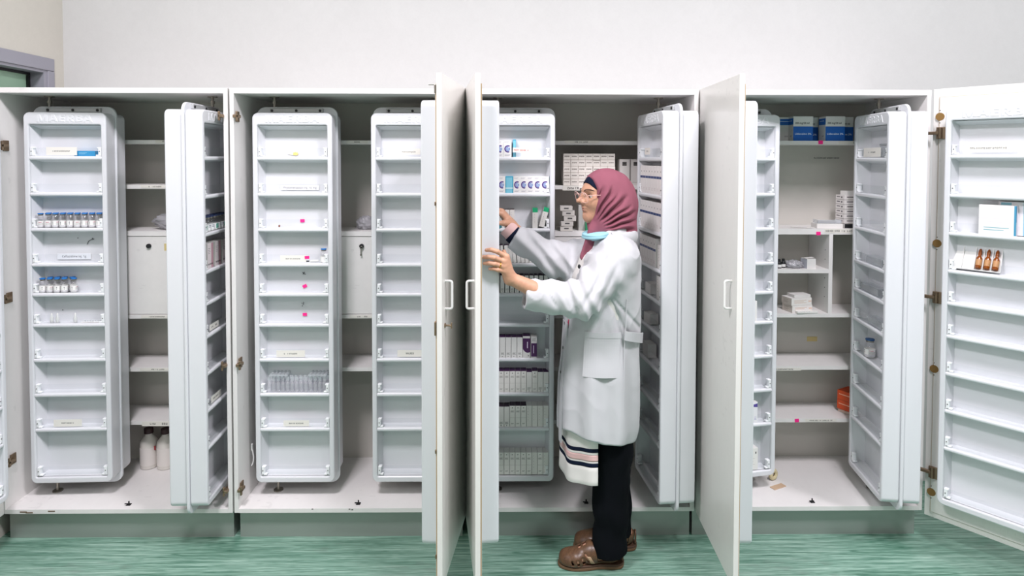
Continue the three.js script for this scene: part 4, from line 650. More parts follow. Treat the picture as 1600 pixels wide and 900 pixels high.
// ---- head, neck, hands, feet: one skin
const ZH = 0.11;
const HT = 0.3, HCX = 0.585, hc = Math.cos(HT), hs = Math.sin(HT);
const unX = (x, z) => HCX + (x - HCX) * hc - (z - ZH) * hs, unZ = (x, z) => ZH + (x - HCX) * hs + (z - ZH) * hc;   // room -> head frame
const turned = (g) => g.translate(-HCX, 0, -ZH).rotateY(HT).translate(HCX, 0, ZH);                                    // head frame -> room
const headF = (X0, y, Z0) => {
  const x = unX(X0, Z0), z = unZ(X0, Z0);
  const az = Math.abs(z - ZH);
  let d = ell(x, y, z, [0.582, 1.517, ZH], [0.098, 0.094, 0.076]);
  d = smin(d, ell(x, y, z, [0.55, 1.478, ZH], [0.066, 0.088, 0.056]), 0.03);
  d = smin(d, cap(x, y, az, [0.515, 1.423, 0.012], [0.572, 1.448, 0.046], 0.02, 0.02), 0.025);           // jaw
  d = smin(d, sph(x, y, az, [0.509, 1.421, 0], 0.0195), 0.02);                                        // chin
  d = smin(d, ell(x, y, az, [0.526, 1.484, 0.034], [0.028, 0.026, 0.023]), 0.025);                     // cheek
  d = smin(d, cap(x, y, az, [0.494, 1.528, 0.008], [0.508, 1.53, 0.04], 0.01, 0.008), 0.014);          // brow
  d = smax(d, -ell(x, y, az, [0.481, 1.509, 0.033], [0.02, 0.013, 0.017]), 0.014);                     // eye socket
  d = smin(d, cap(x, y, z, [0.491, 1.516, ZH], [0.4615, 1.4885, ZH], 0.007, 0.0088), 0.012);            // nose
  d = smin(d, sph(x, y, az, [0.4765, 1.483, 0.0105], 0.0075), 0.008);                                   // nostril wing
  d = smax(d, -sph(x, y, az, [0.469, 1.4755, 0.007], 0.0036), 0.003);
  d = smin(d, ell(x, y, az, [0.4915, 1.4605, 0.004], [0.0095, 0.0052, 0.02]), 0.007);                  // upper lip
  d = smin(d, ell(x, y, az, [0.4932, 1.4495, 0.003], [0.0095, 0.006, 0.018]), 0.007);                  // lower lip
  d = smax(d, -cap(x, y, az, [0.481, 1.4552, 0], [0.497, 1.4545, 0.018], 0.0016), 0.002);
  d = smax(d, -ell(x, y, z, [0.484, 1.4405, ZH], [0.008, 0.004, 0.016]), 0.008);
  d = smin(d, ell(x, y, az, [0.512, 1.509, 0.0325], [0.014, 0.0135, 0.0135]), 0.006);                    // lids over the eyeball
  d = smax(d, -cap(x, y, az, [0.495, 1.5075, 0.025], [0.499, 1.5075, 0.042], 0.0052), 0.002);
  d = smin(d, cap(x, y, z, [0.585, 1.45, ZH], [0.605, 1.31, ZH], 0.052, 0.056), 0.03);                  // neck
  return d;
};
const HN = { wrist: [0.19, 1.222, 0.398] };
const fingers = (x, y, z, list) => { let d = 1; for (const f of list) { for (let i = 1; i < f.length; i++) d = Math.min(d, smin(d, cap(x, y, z, f[i - 1], f[i], f[i - 1][3], f[i][3]), 0.003)); } return d; };
const nearFingers = [
  [[0.176, 1.303, 0.417, 0.0095], [0.143, 1.325, 0.434, 0.0088], [0.122, 1.331, 0.434, 0.008], [0.104, 1.329, 0.427, 0.0068]],
  [[0.169, 1.286, 0.421, 0.0098], [0.133, 1.303, 0.437, 0.009], [0.11, 1.306, 0.437, 0.008], [0.092, 1.304, 0.428, 0.0068]],
  [[0.167, 1.268, 0.421, 0.0095], [0.135, 1.28, 0.436, 0.0088], [0.114, 1.283, 0.436, 0.0078], [0.097, 1.281, 0.428, 0.0066]],
  [[0.171, 1.25, 0.418, 0.0085], [0.146, 1.258, 0.431, 0.0078], [0.13, 1.262, 0.431, 0.007], [0.116, 1.261, 0.427, 0.006]]];
const nearHandF = (x, y, z) => {
  let d = cap(x, y, z, HN.wrist, [0.31, 1.16, 0.372], 0.0225, 0.034);
  d = smin(d, cap(x, y, z, HN.wrist, nearFingers[0][0], 0.0185, 0.0125), 0.012);
  d = smin(d, cap(x, y, z, HN.wrist, nearFingers[1][0], 0.019, 0.013), 0.012);
  d = smin(d, cap(x, y, z, HN.wrist, nearFingers[2][0], 0.018, 0.0125), 0.012);
  d = smin(d, cap(x, y, z, [0.186, 1.216, 0.398], nearFingers[3][0], 0.016, 0.011), 0.012);
  let t = cap(x, y, z, [0.19, 1.238, 0.388], [0.174, 1.282, 0.372], 0.015, 0.012); t = smin(t, cap(x, y, z, [0.174, 1.282, 0.372], [0.167, 1.312, 0.35], 0.0115, 0.0085), 0.006);
  d = smin(d, t, 0.01);
  return smin(d, fingers(x, y, z, nearFingers), 0.006);
};
const FW = [0.197, 1.378, 0.045];
const farFingers = [
  [[0.158, 1.427, 0.062, 0.0095], [0.132, 1.437, 0.075, 0.0088], [0.12, 1.42, 0.084, 0.0078], [0.124, 1.404, 0.084, 0.0066]],
  [[0.155, 1.435, 0.044, 0.0098], [0.127, 1.447, 0.05, 0.009], [0.113, 1.429, 0.056, 0.008], [0.116, 1.409, 0.058, 0.0068]],
  [[0.156, 1.436, 0.026, 0.0095], [0.13, 1.448, 0.026, 0.0088], [0.115, 1.43, 0.03, 0.0078], [0.117, 1.411, 0.032, 0.0066]],
  [[0.16, 1.432, 0.01, 0.0085], [0.139, 1.441, 0.006, 0.0078], [0.126, 1.426, 0.008, 0.007], [0.127, 1.41, 0.012, 0.006]]];
const farHandF = (x, y, z) => {
  let d = cap(x, y, z, FW, [0.25, 1.33, 0.056], 0.0225, 0.027);
  for (const f of farFingers) d = smin(d, cap(x, y, z, FW, f[0], 0.0185, 0.0125), 0.012);
  let t = cap(x, y, z, [0.188, 1.388, 0.062], [0.166, 1.392, 0.086], 0.0155, 0.012); t = smin(t, cap(x, y, z, [0.166, 1.392, 0.086], [0.146, 1.392, 0.094], 0.0115, 0.0085), 0.006);
  d = smin(d, t, 0.01);
  return smin(d, fingers(x, y, z, farFingers), 0.006);
};
// feet: toes towards -x
const footF = (x, y, z, o) => { // o: heel x, z centre, toe lift
  const u = (o[0] - x) / 0.245, zc = z - o[1]; // u 0 heel .. 1 toe
  const q = [u * 0.245, y - 0.026, zc];
  let d = cap(...q, [0.035, 0.028, 0], [0.12, 0.03, 0.004], 0.03, 0.03);
  d = smin(d, cap(...q, [0.12, 0.03, 0.004], [0.185, 0.018, 0.01], 0.032, 0.022), 0.03);
  d = smin(d, cap(...q, [0.16, 0.018, -0.022], [0.18, 0.014, 0.03], 0.018, 0.018), 0.02);
  d = smin(d, cap(...q, [0.185, 0.015, -0.018], [0.228, 0.012, -0.013], 0.013, 0.011), 0.01);
  for (let k = 1; k < 5; k++) d = smin(d, cap(...q, [0.185, 0.014, -0.012 + k * 0.011], [0.225 - k * 0.008, 0.01, -0.006 + k * 0.0105], 0.0095, 0.0085), 0.006);
  d = smin(d, cap(...q, [0.05, 0.04, 0], [0.052, 0.14, 0], 0.029, 0.034), 0.035);
  return Math.max(d, -q[1] - 0.0005 + 0);
};
const FN = [0.646, 0.165], FF = [0.722, 0.048];
{
  const torso = (x, y, z) => { let d = ell(x, y, z, [0.585, 1.13, 0.11], [0.1, 0.24, 0.14]); d = smin(d, ell(x, y, z, [0.6, 0.88, 0.11], [0.1, 0.13, 0.15]), 0.08); d = smin(d, cap(x, y, z, [0.605, 1.35, 0.11], [0.6, 1.22, 0.11], 0.05, 0.08), 0.06);
    d = smin(d, cap(x, y, z, [0.6, 1.28, 0.24], [0.46, 1.14, 0.34], 0.045, 0.036), 0.05); d = smin(d, cap(x, y, z, [0.46, 1.14, 0.34], [0.3, 1.162, 0.373], 0.036, 0.033), 0.03);
    d = smin(d, cap(x, y, z, [0.58, 1.28, 0], [0.39, 1.24, 0.06], 0.045, 0.036), 0.05); d = smin(d, cap(x, y, z, [0.39, 1.24, 0.06], [0.25, 1.33, 0.056], 0.036, 0.026), 0.03);
    d = smin(d, cap(x, y, z, [0.6, 0.86, 0.18], [0.6, 0.48, 0.175], 0.075, 0.055), 0.05); d = smin(d, cap(x, y, z, [0.6, 0.48, 0.175], [0.597, 0.1, 0.165], 0.05, 0.034), 0.03);
    d = smin(d, cap(x, y, z, [0.61, 0.86, 0.05], [0.64, 0.48, 0.048], 0.075, 0.055), 0.05); return smin(d, cap(x, y, z, [0.64, 0.48, 0.048], [0.672, 0.1, 0.048], 0.05, 0.034), 0.03); };
  const g = [nets(headF, [0.44, 1.34, 0.0], [0.7, 1.63, 0.22], 0.0034), nets(nearHandF, [0.07, 1.13, 0.31], [0.31, 1.36, 0.46], 0.003), nets(farHandF, [0.09, 1.27, -0.03], [0.29, 1.48, 0.12], 0.003),
    nets((x, y, z) => footF(x, y, z, FN), [0.38, 0.015, 0.1], [0.68, 0.2, 0.23], 0.004), nets((x, y, z) => footF(x, y, z, FF), [0.46, 0.015, -0.02], [0.76, 0.2, 0.12], 0.004), nets(torso, [0.28, 0.08, -0.1], [0.76, 1.42, 0.44], 0.014)];
  wp('body', mergeGeometries(g), M.skin);
  const nailMat = std(0xe0b09c, 0.3);
  for (const f of nearFingers) { const a = f[2], b = f[3]; const n = wp('fingernail', new THREE.SphereGeometry(1, 10, 8).scale(0.0055, 0.0045, 0.0016), nailMat, undefined); n.position.set(b[0] + 0.001 - BASE.x, b[1] + 0.001, b[2] + b[3] - 0.0012 - BASE.z); n.rotation.y = -0.35; }
  // eyes, brows, lips
  for (const s of [-1, 1]) {
    const zc = ZH + s * 0.0325;
    wp('eye', L(turned(new THREE.SphereGeometry(0.0122, 20, 14).translate(0.5075, 1.5075, zc))), std(0xe8e2da, 0.2));
    wp('iris', L(turned(new THREE.SphereGeometry(0.0125, 18, 10, 0, Math.PI * 2, 0, 0.5).rotateZ(Math.PI / 2 + 0.2).translate(0.5075, 1.5075, zc))), std(0x2c1a12, 0.2));
    wp('eyelash', L(turned(tube([[0.499, 1.511, ZH + s * 0.021], [0.4925, 1.5142, ZH + s * 0.032], [0.4985, 1.5115, ZH + s * 0.0445]], 0.0015, 14, 5))), M.dark);
    wp('eyebrow', L(turned(tube([[0.481, 1.5275, ZH + s * 0.013], [0.4805, 1.5335, ZH + s * 0.026], [0.4915, 1.5355, ZH + s * 0.042], [0.508, 1.53, ZH + s * 0.054]], 0.0019, 16, 6))), std(0x4a362c, 0.9));
  }
  wp('lips', L(turned(mergeGeometries([new THREE.SphereGeometry(1, 16, 10).scale(0.009, 0.0044, 0.0175).translate(0.4892, 1.4595, ZH), new THREE.SphereGeometry(1, 16, 10).scale(0.009, 0.0048, 0.016).translate(0.4912, 1.4508, ZH)]))), std(0xb06f66, 0.45));
  const rg = new THREE.TorusGeometry(0.0098, 0.0016, 8, 24); rg.rotateY(Math.PI / 2 + 0.5).rotateZ(-0.3).translate(0.151, 1.2745, 0.4295); wp('ring', L(rg), std(0xd9a441, 0.25, { metalness: 1 }), 'gold ring');
}
// ---- headscarf, undercap, mask, glasses
const edgeX = curve([[1.36, 0.53], [1.395, 0.537], [1.44, 0.549], [1.49, 0.547], [1.53, 0.551], [1.575, 0.543], [1.61, 0.526]]);
const capFront = curve([[1.5, 0.548], [1.525, 0.538], [1.55, 0.516], [1.575, 0.497], [1.6, 0.487]]);
const scarfBase = (x, y, z, o = 0) => {
  let d = ell(x, y, z, [0.6, 1.509, ZH], [0.102 + o, 0.105 + o, 0.097 + o]);
  d = smin(d, ell(x, y, z, [0.568, 1.533, ZH], [0.074, 0.081, 0.094]), 0.03);
  d = smin(d, ell(x, y, z, [0.574, 1.465, ZH], [0.07, 0.1, 0.091]), 0.03);
  d = smin(d, ell(x, y, z, [0.625, 1.45, ZH], [0.088 + o, 0.085, 0.097 + o]), 0.05);
  d = smin(d, ell(x, y, z, [0.6, 1.385, ZH], [0.082, 0.05, 0.092]), 0.05);
  d = smin(d, cap(x, y, z, [0.56, 1.36, ZH + 0.03], [0.66, 1.365, ZH + 0.02], 0.045, 0.05), 0.03);
  return d;
};
const scarfF = (x, y, z) => {
  let d = scarfBase(x, y, z);
  // folds fan out from the throat, up and back round the head
  const rx = x - 0.51, ry = y - 1.36, r = len(rx, ry), th = Math.atan2(ry, rx) + 0.55 * (r - 0.12) + 0.05 * noise.noise(x * 14, y * 14, z * 9);
  const fade = sstep(0.055, 0.105, r) * sstep(-0.3, 0, th) * (1 - sstep(1.5, 1.7, th));
  let fold = 0; for (const [t0, w, A, r1] of [[1.36, 0.04, 1.0, 0.21], [1.18, 0.035, 1.3, 0.22], [1.02, 0.03, 0.8, 0.2], [0.86, 0.045, 1.5, 0.225], [0.66, 0.035, 0.9, 0.21], [0.5, 0.045, 1.4, 0.22], [0.3, 0.04, 1.0, 0.21], [0.1, 0.05, 1.2, 0.2]]) { const q = (th - t0) / w; fold += A * (Math.exp(-q * q) - 0.45 * Math.exp(-(q - 2) * (q - 2) / 1.6)) * (1 - sstep(r1 - 0.06, r1, r)); }
  const small = 0.0022 * noise.noise(x * 30, y * 22, z * 30) * sstep(0.05, 0.1, r);
  d += fade * 0.0105 * fold - small;
  // opening for the face
  const xh = unX(x, z), open = Math.max(xh - edgeX(y) + 0.034, 1.392 - y, Math.abs(z - ZH) - 0.2);
  d = smax(d, -open, 0.006);
  // the end of the scarf falls over the chest
  const tri = (a, b, ra, rb) => { const s = 0.5; return cap(x, y, (z - 0.165 - (x - 0.52) * -0.25) / s + 0.165, a, b, ra, rb) * 0.8; };
  let t = tri([0.54, 1.36, 0.165], [0.489, 1.258, 0.165], 0.042, 0.012); t = smin(t, tri([0.575, 1.345, 0.165], [0.5, 1.262, 0.165], 0.035, 0.012), 0.03);
  t -= 0.003 * Math.sin((x * 0.75 - y * 0.4) * 190);
  return smin(d, t, 0.02);
};
wp('headscarf', nets(scarfF, [0.45, 1.22, -0.01], [0.74, 1.64, 0.25], 0.0036), M.scarf, 'dusty pink headscarf');
wp('undercap', nets((X0, y, Z0) => { const x = unX(X0, Z0), z = unZ(X0, Z0); let d = ell(x, y, z, [0.582, 1.517, ZH], [0.103, 0.098, 0.082]); d = Math.max(d, capFront(y) - 0.014 - x, 1.5 - y, x - 0.6); return d; }, [0.46, 1.48, 0], [0.62, 1.64, 0.22], 0.0034), M.navy, 'dark navy undercap');
{
  const mk = (x, y, z) => { const q = (x - 0.545) * 0.985 + (y - 1.352) * 0.17, p = (y - 1.357) * 0.985 - (x - 0.545) * 0.17; let d = ell(q, p, z, [-0.002, -0.004, 0.135], [0.06, 0.022, 0.105]); d -= 0.0018 * Math.sin(p * 430 + q * 20); return smax(d, p - 0.012, 0.005); };
  wp('face_mask', nets(mk, [0.47, 1.31, 0.02], [0.62, 1.39, 0.26], 0.0028), M.mask, 'pale blue face mask pulled below the chin');
  
  const frame = std(0xe3b8ae, 0.25), list = [];
  for (const s of [-1, 1]) { const ring = []; for (let k = 0; k < 20; k++) { const a = k / 20 * Math.PI * 2, sq = 1 / Math.pow(Math.pow(Math.abs(Math.cos(a)), 3) + Math.pow(Math.abs(Math.sin(a)), 3), 1 / 3); ring.push([0.4695 + 0.006 * Math.sin(a) * -1 + (s * Math.cos(a) * sq > 0 ? 0.006 * Math.abs(Math.cos(a)) : 0), 1.503 + 0.0205 * Math.sin(a) * sq, ZH + s * 0.034 + 0.0255 * Math.cos(a) * sq]); } list.push(tube(ring, 0.0012, 60, 6, true));
    list.push(tube([[0.476, 1.512, ZH + s * 0.06], [0.5, 1.5135, ZH + s * 0.07], [0.56, 1.514, ZH + s * 0.076]], 0.0014, 14, 6)); }
  list.push(tube([[0.469, 1.51, ZH - 0.009], [0.4655, 1.513, ZH], [0.469, 1.51, ZH + 0.009]], 0.0016, 10, 6));
  const gl = wp('eyeglasses', L(turned(join(list))), frame, 'thin pinkish eyeglasses');
  for (const s of [-1, 1]) { part('lens', L(turned(new THREE.CircleGeometry(0.022, 28).scale(1.1, 0.9, 1).rotateY(-Math.PI / 2 - s * 0.12).translate(0.4715, 1.503, ZH + s * 0.034))), M.glass, gl); }
}
// ---- clothes
const cFront = curve([[0.45, 0.395], [0.56, 0.394], [0.73, 0.398], [0.89, 0.412], [1.0, 0.418], [1.1, 0.418], [1.18, 0.43], [1.26, 0.462], [1.32, 0.515], [1.37, 0.55], [1.4, 0.56]]);
const cBack = curve([[0.45, 0.668], [0.5, 0.692], [0.59, 0.714], [0.73, 0.718], [0.9, 0.716], [1.0, 0.722], [1.15, 0.726], [1.25, 0.72], [1.3, 0.708], [1.365, 0.672], [1.4, 0.66]]);
const cHalf = curve([[0.45, 0.19], [0.6, 0.192], [0.8, 0.186], [0.95, 0.172], [1.1, 0.176], [1.22, 0.18], [1.28, 0.165], [1.33, 0.12], [1.37, 0.085], [1.4, 0.075]]);
const ZT = 0.118;
const stack = (x, y, z, o = 0) => { const f = cFront(y) - o, b = cBack(y) + o, hx = (b - f) / 2, hz = cHalf(y) + o, u = (x - (f + b) / 2) / hx, w = (z - ZT) / hz; const p = Math.pow(Math.pow(Math.abs(u), 2.3) + Math.pow(Math.abs(w), 2.3), 1 / 2.3); return (p - 1) * Math.min(hx, hz) * 0.85; };
const ang = (x, y, z) => { const f = cFront(y), b = cBack(y); return Math.atan2((z - ZT) / cHalf(y), -(x - (f + b) / 2) / ((b - f) / 2)); }; // 0 = straight ahead, + towards the camera
const hemY = curve([[0.36, 0.565], [0.42, 0.535], [0.5, 0.495], [0.56, 0.48], [0.62, 0.476], [0.67, 0.484], [0.72, 0.5]]);
const wrinkle = (x, y, z) => { const n = Math.abs(fbm(x * 8 + 3, y * 5.5, z * 8, 3)), m = 1 - Math.abs(noise.noise(x * 11 + y * 4, y * 7 - x * 5, z * 8)) * 2; const low = 0.25 + 0.75 * sstep(0.95, 1.05, y); return (0.008 * (n - 0.2) + 0.004 * m * m * Math.sign(m)) * low; };
const elbN = [0.458, 1.128, 0.338], shoN = [0.605, 1.272, 0.25], cufN = [0.244, 1.155, 0.362], elbF = [0.378, 1.235, 0.065], shoF = [0.575, 1.262, -0.03], cufF = [0.212, 1.334, 0.055];
const beyond = (x, y, z, a, b, e) => { const d = [b[0] - a[0], b[1] - a[1], b[2] - a[2]], l = len(...d); return ((x - b[0]) * d[0] + (y - b[1]) * d[1] + (z - b[2]) * d[2]) / l - e; };
const coatF = (x, y, z) => {
  let d = stack(x, y, z);
  // long soft folds hanging from chest and back
  const a = ang(x, y, z); d -= 0.006 * Math.sin(a * 9 + y * 3 + 1) * (1 - sstep(0.75, 1.05, y)) + 0.004 * Math.sin(a * 5 + y * 14) * sstep(0.8, 1, y) * (1 - sstep(1.15, 1.3, y));
  // the open front: a channel between the two front edges, where the tunic shows
  const mid = mix(0.2, 0.34, sstep(0.55, 1.25, y)), hw = mix(0.035, 0.22, sstep(0.9, 1.28, y));
  const ch = (Math.abs(a - mid) - hw) * 0.14;
  d = smax(d, -Math.max(ch, -(stack(x, y, z) + 0.02)), 0.004);
  let s = cap(x, y, z, shoN, elbN, 0.078, 0.066); s = smin(s, cap(x, y, z, elbN, cufN, 0.068, 0.056), 0.03);
  const t1 = clamp((x - 0.36) / 0.24, 0, 1);
  s -= 0.006 * Math.sin((x * 0.9 + y * 0.45) * 105 + 2.5 * noise.noise(x * 7, y * 7, z * 7)) * (1 - Math.abs(t1 - 0.35)) * sstep(0.25, 0.33, x);
  s = smax(s, beyond(x, y, z, elbN, cufN, 0), 0.004);
  let s2 = cap(x, y, z, shoF, elbF, 0.07, 0.066); s2 = smin(s2, cap(x, y, z, elbF, cufF, 0.067, 0.05), 0.03);
  s2 -= 0.005 * Math.sin((x * 0.8 + y * 0.6) * 110 + 2 * noise.noise(x * 8, y * 8, z * 8));
  s2 = smax(s2, beyond(x, y, z, elbF, cufF, 0), 0.004);
  d = smin(d, s, 0.045); d = smin(d, s2, 0.045);
  const crease = (t, w) => Math.exp(-(t / w) * (t / w));
  const q1 = (x - 0.5) * 0.8 - (y - 1.16) * 0.6, q2 = (x - 0.5) * 0.6 + (y - 1.16) * 0.8, wob = 0.012 * noise.noise(x * 9, y * 9, z * 5);
  if (z > 0.2) { for (const [o, a, b, A] of [[-0.06, 0.0, 0.2, 0.006], [-0.015, -0.05, 0.16, 0.008], [0.035, -0.08, 0.12, 0.007], [0.085, -0.1, 0.06, 0.006]]) d += A * crease(q1 - o - wob + q2 * 0.12, 0.011) * sstep(a - 0.05, a + 0.03, q2) * (1 - sstep(b - 0.04, b + 0.04, q2));
    for (const [ex, ey, dir, A] of [[0.445, 1.15, 0.9, 0.008], [0.42, 1.15, 1.15, 0.007], [0.385, 1.16, 1.3, 0.005], [0.33, 1.165, 1.5, 0.004]]) { const u = (x - ex) * Math.sin(dir) - (y - ey) * Math.cos(dir) * -1, v = -(x - ex) * Math.cos(dir) + (y - ey) * Math.sin(dir); d += A * crease((x - ex) + (y - ey) * (dir - 0.9) - wob, 0.009) * (1 - sstep(0.03, 0.07, Math.abs(y - ey))); } 
    for (const [ex, ey, sl, A] of [[0.6, 1.04, 0.35, 0.006], [0.625, 1.02, 0.55, 0.006], [0.655, 1.05, 0.9, 0.005]]) d += A * crease((x - ex) + (y - ey) * sl - wob, 0.01) * sstep(0.9, 0.98, y) * (1 - sstep(1.08, 1.14, y)); }
  d -= wrinkle(x, y, z);
  d = Math.max(d, -cap(x, y, z, cufN, [0.27, 1.151, 0.358], 0.041, 0.041));       // hollow cuffs
  d = Math.max(d, -ell(x, y, z, [0.6, 1.385, ZT], [0.07, 0.055, 0.078]));                       // neck opening
  return smax(d, hemY(x) + (z - ZT) * 0.42 - y, 0.004);
};
wp('lab_coat', nets(coatF, [0.17, 0.45, -0.13], [0.79, 1.43, 0.46], 0.0065), M.coat, 'long white lab coat');
// thin pieces that follow the coat: grid patches on the torso surface, with thickness
function patch(a0, a1, y0, y1, off, th, nu = 14, nv = 10, warp = () => 0) {
  const pos = (u, v, o) => { const y = typeof y0 === 'function' ? mix(y0(u), y1(u), v) : mix(y0, y1, v), a = mix(a0, a1, u) + warp(v); const f = cFront(y) - o, b = cBack(y) + o, hx = (b - f) / 2, hz = cHalf(y) + o; const cu = -Math.cos(a), cw = Math.sin(a), k = 1 / Math.pow(Math.pow(Math.abs(cu), 2.3) + Math.pow(Math.abs(cw), 2.3), 1 / 2.3); return [(f + b) / 2 + hx * cu * k, y, ZT + hz * cw * k]; };
  const P = [], I = [], U = [], row = nu + 1;
  for (const o of [off + th, off]) for (let j = 0; j <= nv; j++) for (let i = 0; i <= nu; i++) { const p = pos(i / nu, j / nv, o); P.push(...p); U.push(p[0] + p[2], p[1]); }
  const n = row * (nv + 1);
  for (let j = 0; j < nv; j++) for (let i = 0; i < nu; i++) { const a = j * row + i, b = a + 1, c = a + row, d = c + 1; I.push(a, b, d, a, d, c, a + n, d + n, b + n, a + n, c + n, d + n); }
  const rim = []; for (let i = 0; i < nu; i++) rim.push([i, i + 1]); for (let j = 0; j < nv; j++) rim.push([j * row + nu, (j + 1) * row + nu]); for (let i = nu; i > 0; i--) rim.push([nv * row + i, nv * row + i - 1]); for (let j = nv; j > 0; j--) rim.push([j * row, (j - 1) * row]);
  for (const [a, b] of rim) I.push(a, a + n, b, b, a + n, b + n);
  const g = new THREE.BufferGeometry(); g.setAttribute('position', new THREE.Float32BufferAttribute(P, 3)); g.setAttribute('uv', new THREE.Float32BufferAttribute(U, 2)); g.setIndex(I); const q = g.toNonIndexed(); q.computeVertexNormals(); return L(q);
}
wp('pocket', patch(1.0, 1.86, 0.82, 0.99, 0.0045, 0.0025), M.coat); wp('pocket_hem', patch(0.995, 1.865, 0.97, 0.992, 0.0066, 0.0015), M.coat);
wp('belt_tab', patch(1.95, 2.95, (u) => 0.962 - u * 0.05, (u) => 0.998 - u * 0.045, 0.008, 0.006), M.coat);
wp('placket', patch(0.26, 0.42, 0.52, 1.0, 0.004, 0.004, 6, 24), M.coat); wp('placket', patch(-0.02, 0.16, 0.56, 1.0, 0.004, 0.004, 6, 24), M.coat);
wp('collar', nets((x, y, z) => { let d = Math.abs(ell(x, y, z, [0.61, 1.345, ZT], [0.1, 0.06, 0.108])) - 0.0045; return Math.max(d, y - 1.37, 1.315 - y, 0.585 - x + (1.37 - y) * 0.6); }, [0.5, 1.28, -0.02], [0.74, 1.4, 0.25], 0.0045), M.coat);
wp('side_seam', patch(1.985, 2.0, 0.56, 1.12, 0.0035, 0.003, 2, 30), M.coat);
for (const y of [0.99, 0.89, 0.79]) wp('button', L(cyl(0.0055, 0.0055, 0.003, 14).rotateZ(Math.PI / 2).rotateY(-0.1).translate(cFront(y) - 0.0045, y, ZT + 0.03)), M.dark);
wp('pen_clip', L(rb(0.006, 0.045, 0.006, 0.002, 0, 0, 0).rotateZ(-0.2).translate(0.425, 0.99, 0.175)), std(0xb01848, 0.5));
wp('pin', L(new THREE.SphereGeometry(0.006, 10, 8).scale(1, 1.5, 0.7).translate(0.463, 1.235, 0.225)), M.dark);
// pale tunic inside the coat, falling below it, with woven bands
const tunicIn = (x, y, z) => Math.max(stack(x, y, z, -0.013), y - 1.36, 0.62 - y);
wp('tunic', mergeGeometries([nets(tunicIn, [0.38, 0.6, -0.09], [0.74, 1.4, 0.32], 0.011)]), M.tunic, 'pale tunic');
{
  const lo = 0.318, band = (ya, yb, off, mat, name, label) => { // curved front and side panel hanging from under the coat, slit at the side
    const P = [], I = [], nu = 40, nv = 4;
    const pos = (u, v, o) => { const s = mix(-0.9, 1.5, u), dip = 0.012 * Math.sin(u * 7 + 0.6) - 0.03 * sstep(0.6, 1, u) * 0 + (u > 0.55 ? -(u - 0.55) * 0.035 : 0), y = mix(ya, yb, v) + dip; const k = (0.6 - y) * 0.03; const hx = 0.138 + o + k, hz = 0.148 + o + k; const rip = 0.005 * Math.sin(u * 22); return [0.545 - (hx + rip) * Math.cos(s), y, 0.122 + (hz + rip) * Math.sin(s)]; };
    for (const o of [off, -0.006]) for (let j = 0; j <= nv; j++) for (let i = 0; i <= nu; i++) P.push(...pos(i / nu, j / nv, o));
    const row = nu + 1, n = row * (nv + 1);
    for (let j = 0; j < nv; j++) for (let i = 0; i < nu; i++) { const a = j * row + i, b = a + 1, c = a + row, d = c + 1; I.push(a, b, d, a, d, c, a + n, d + n, b + n, a + n, c + n, d + n); }
    const rim = []; for (let i = 0; i < nu; i++) rim.push([i, i + 1]); for (let j = 0; j < nv; j++) rim.push([j * row + nu, (j + 1) * row + nu]); for (let i = nu; i > 0; i--) rim.push([nv * row + i, nv * row + i - 1]); for (let j = nv; j > 0; j--) rim.push([j * row, (j - 1) * row]);
    for (const [a, b] of rim) I.push(a, a + n, b, b, a + n, b + n);
    const g = new THREE.BufferGeometry(); g.setAttribute('position', new THREE.Float32BufferAttribute(P, 3)); g.setAttribute('uv', new THREE.Float32BufferAttribute(P.filter((_, i) => i % 3 !== 2), 2)); g.setIndex(I); g.computeVertexNormals(); wp(name, L(g), mat, label); };
  band(0.39, 0.461, 0, M.tunic, 'tunic_hem'); band(0.461, 0.476, 0.0006, M.navy, 'navy_stripe'); band(0.476, 0.483, 0, M.tunic, 'tunic_band'); band(0.483, 0.508, 0.0004, M.pinkCloth, 'pink_stripe'); band(0.508, 0.518, 0, M.tunic, 'tunic_band'); band(0.518, 0.533, 0.0006, M.navy, 'navy_stripe'); band(0.533, 0.7, 0, M.tunic, 'tunic_skirt');
}
// far sleeve: dark inner cuff, then the turned-back pink cuff
const ring2 = (a, b, r0, r1, t) => (x, y, z) => { const d = cap(x, y, z, a, b, r0, r1); return Math.max(d, -(d + t), beyond(x, y, z, a, b, 0), beyond(x, y, z, b, a, 0)); };
wp('dark_cuff', nets(ring2([0.255, 1.297, 0.058], [0.2, 1.347, 0.053], 0.042, 0.04, 0.008), [0.13, 1.24, -0.02], [0.31, 1.42, 0.13], 0.003), M.navy, 'navy inner cuff');
wp('pink_cuff', nets(ring2([0.225, 1.325, 0.056], [0.178, 1.372, 0.05], 0.038, 0.037, 0.006), [0.1, 1.26, -0.02], [0.29, 1.44, 0.13], 0.003), M.pinkCloth, 'pale pink cuff');
// trousers
const trF = (x, y, z) => {
  const leg = (h, k, c, r) => { let d = cap(x, y, z, h, k, r[0], r[1]); return smin(d, cap(x, y, z, k, c, r[1], r[2]), 0.04); };
  let d = leg([0.6, 0.86, 0.185], [0.605, 0.48, 0.18], [0.6, 0.03, 0.168], [0.085, 0.077, 0.066]);
  d = smin(d, leg([0.605, 0.86, 0.05], [0.622, 0.48, 0.048], [0.655, 0.03, 0.05], [0.085, 0.077, 0.062]), 0.035);
  d -= 0.004 * Math.sin(y * 34 + x * 20 + 3 * noise.noise(x * 6, y * 6, z * 6)) * (1 - sstep(0.25, 0.5, y)) + 0.003 * noise.noise(x * 14, y * 7, z * 14);
  return Math.max(d, y - 0.9, 0.058 + (x - 0.6) * 0.1 - y);
};
wp('trousers', nets(trF, [0.48, 0.03, -0.08], [0.76, 0.92, 0.31], 0.008), M.trouser, 'wide black trousers');
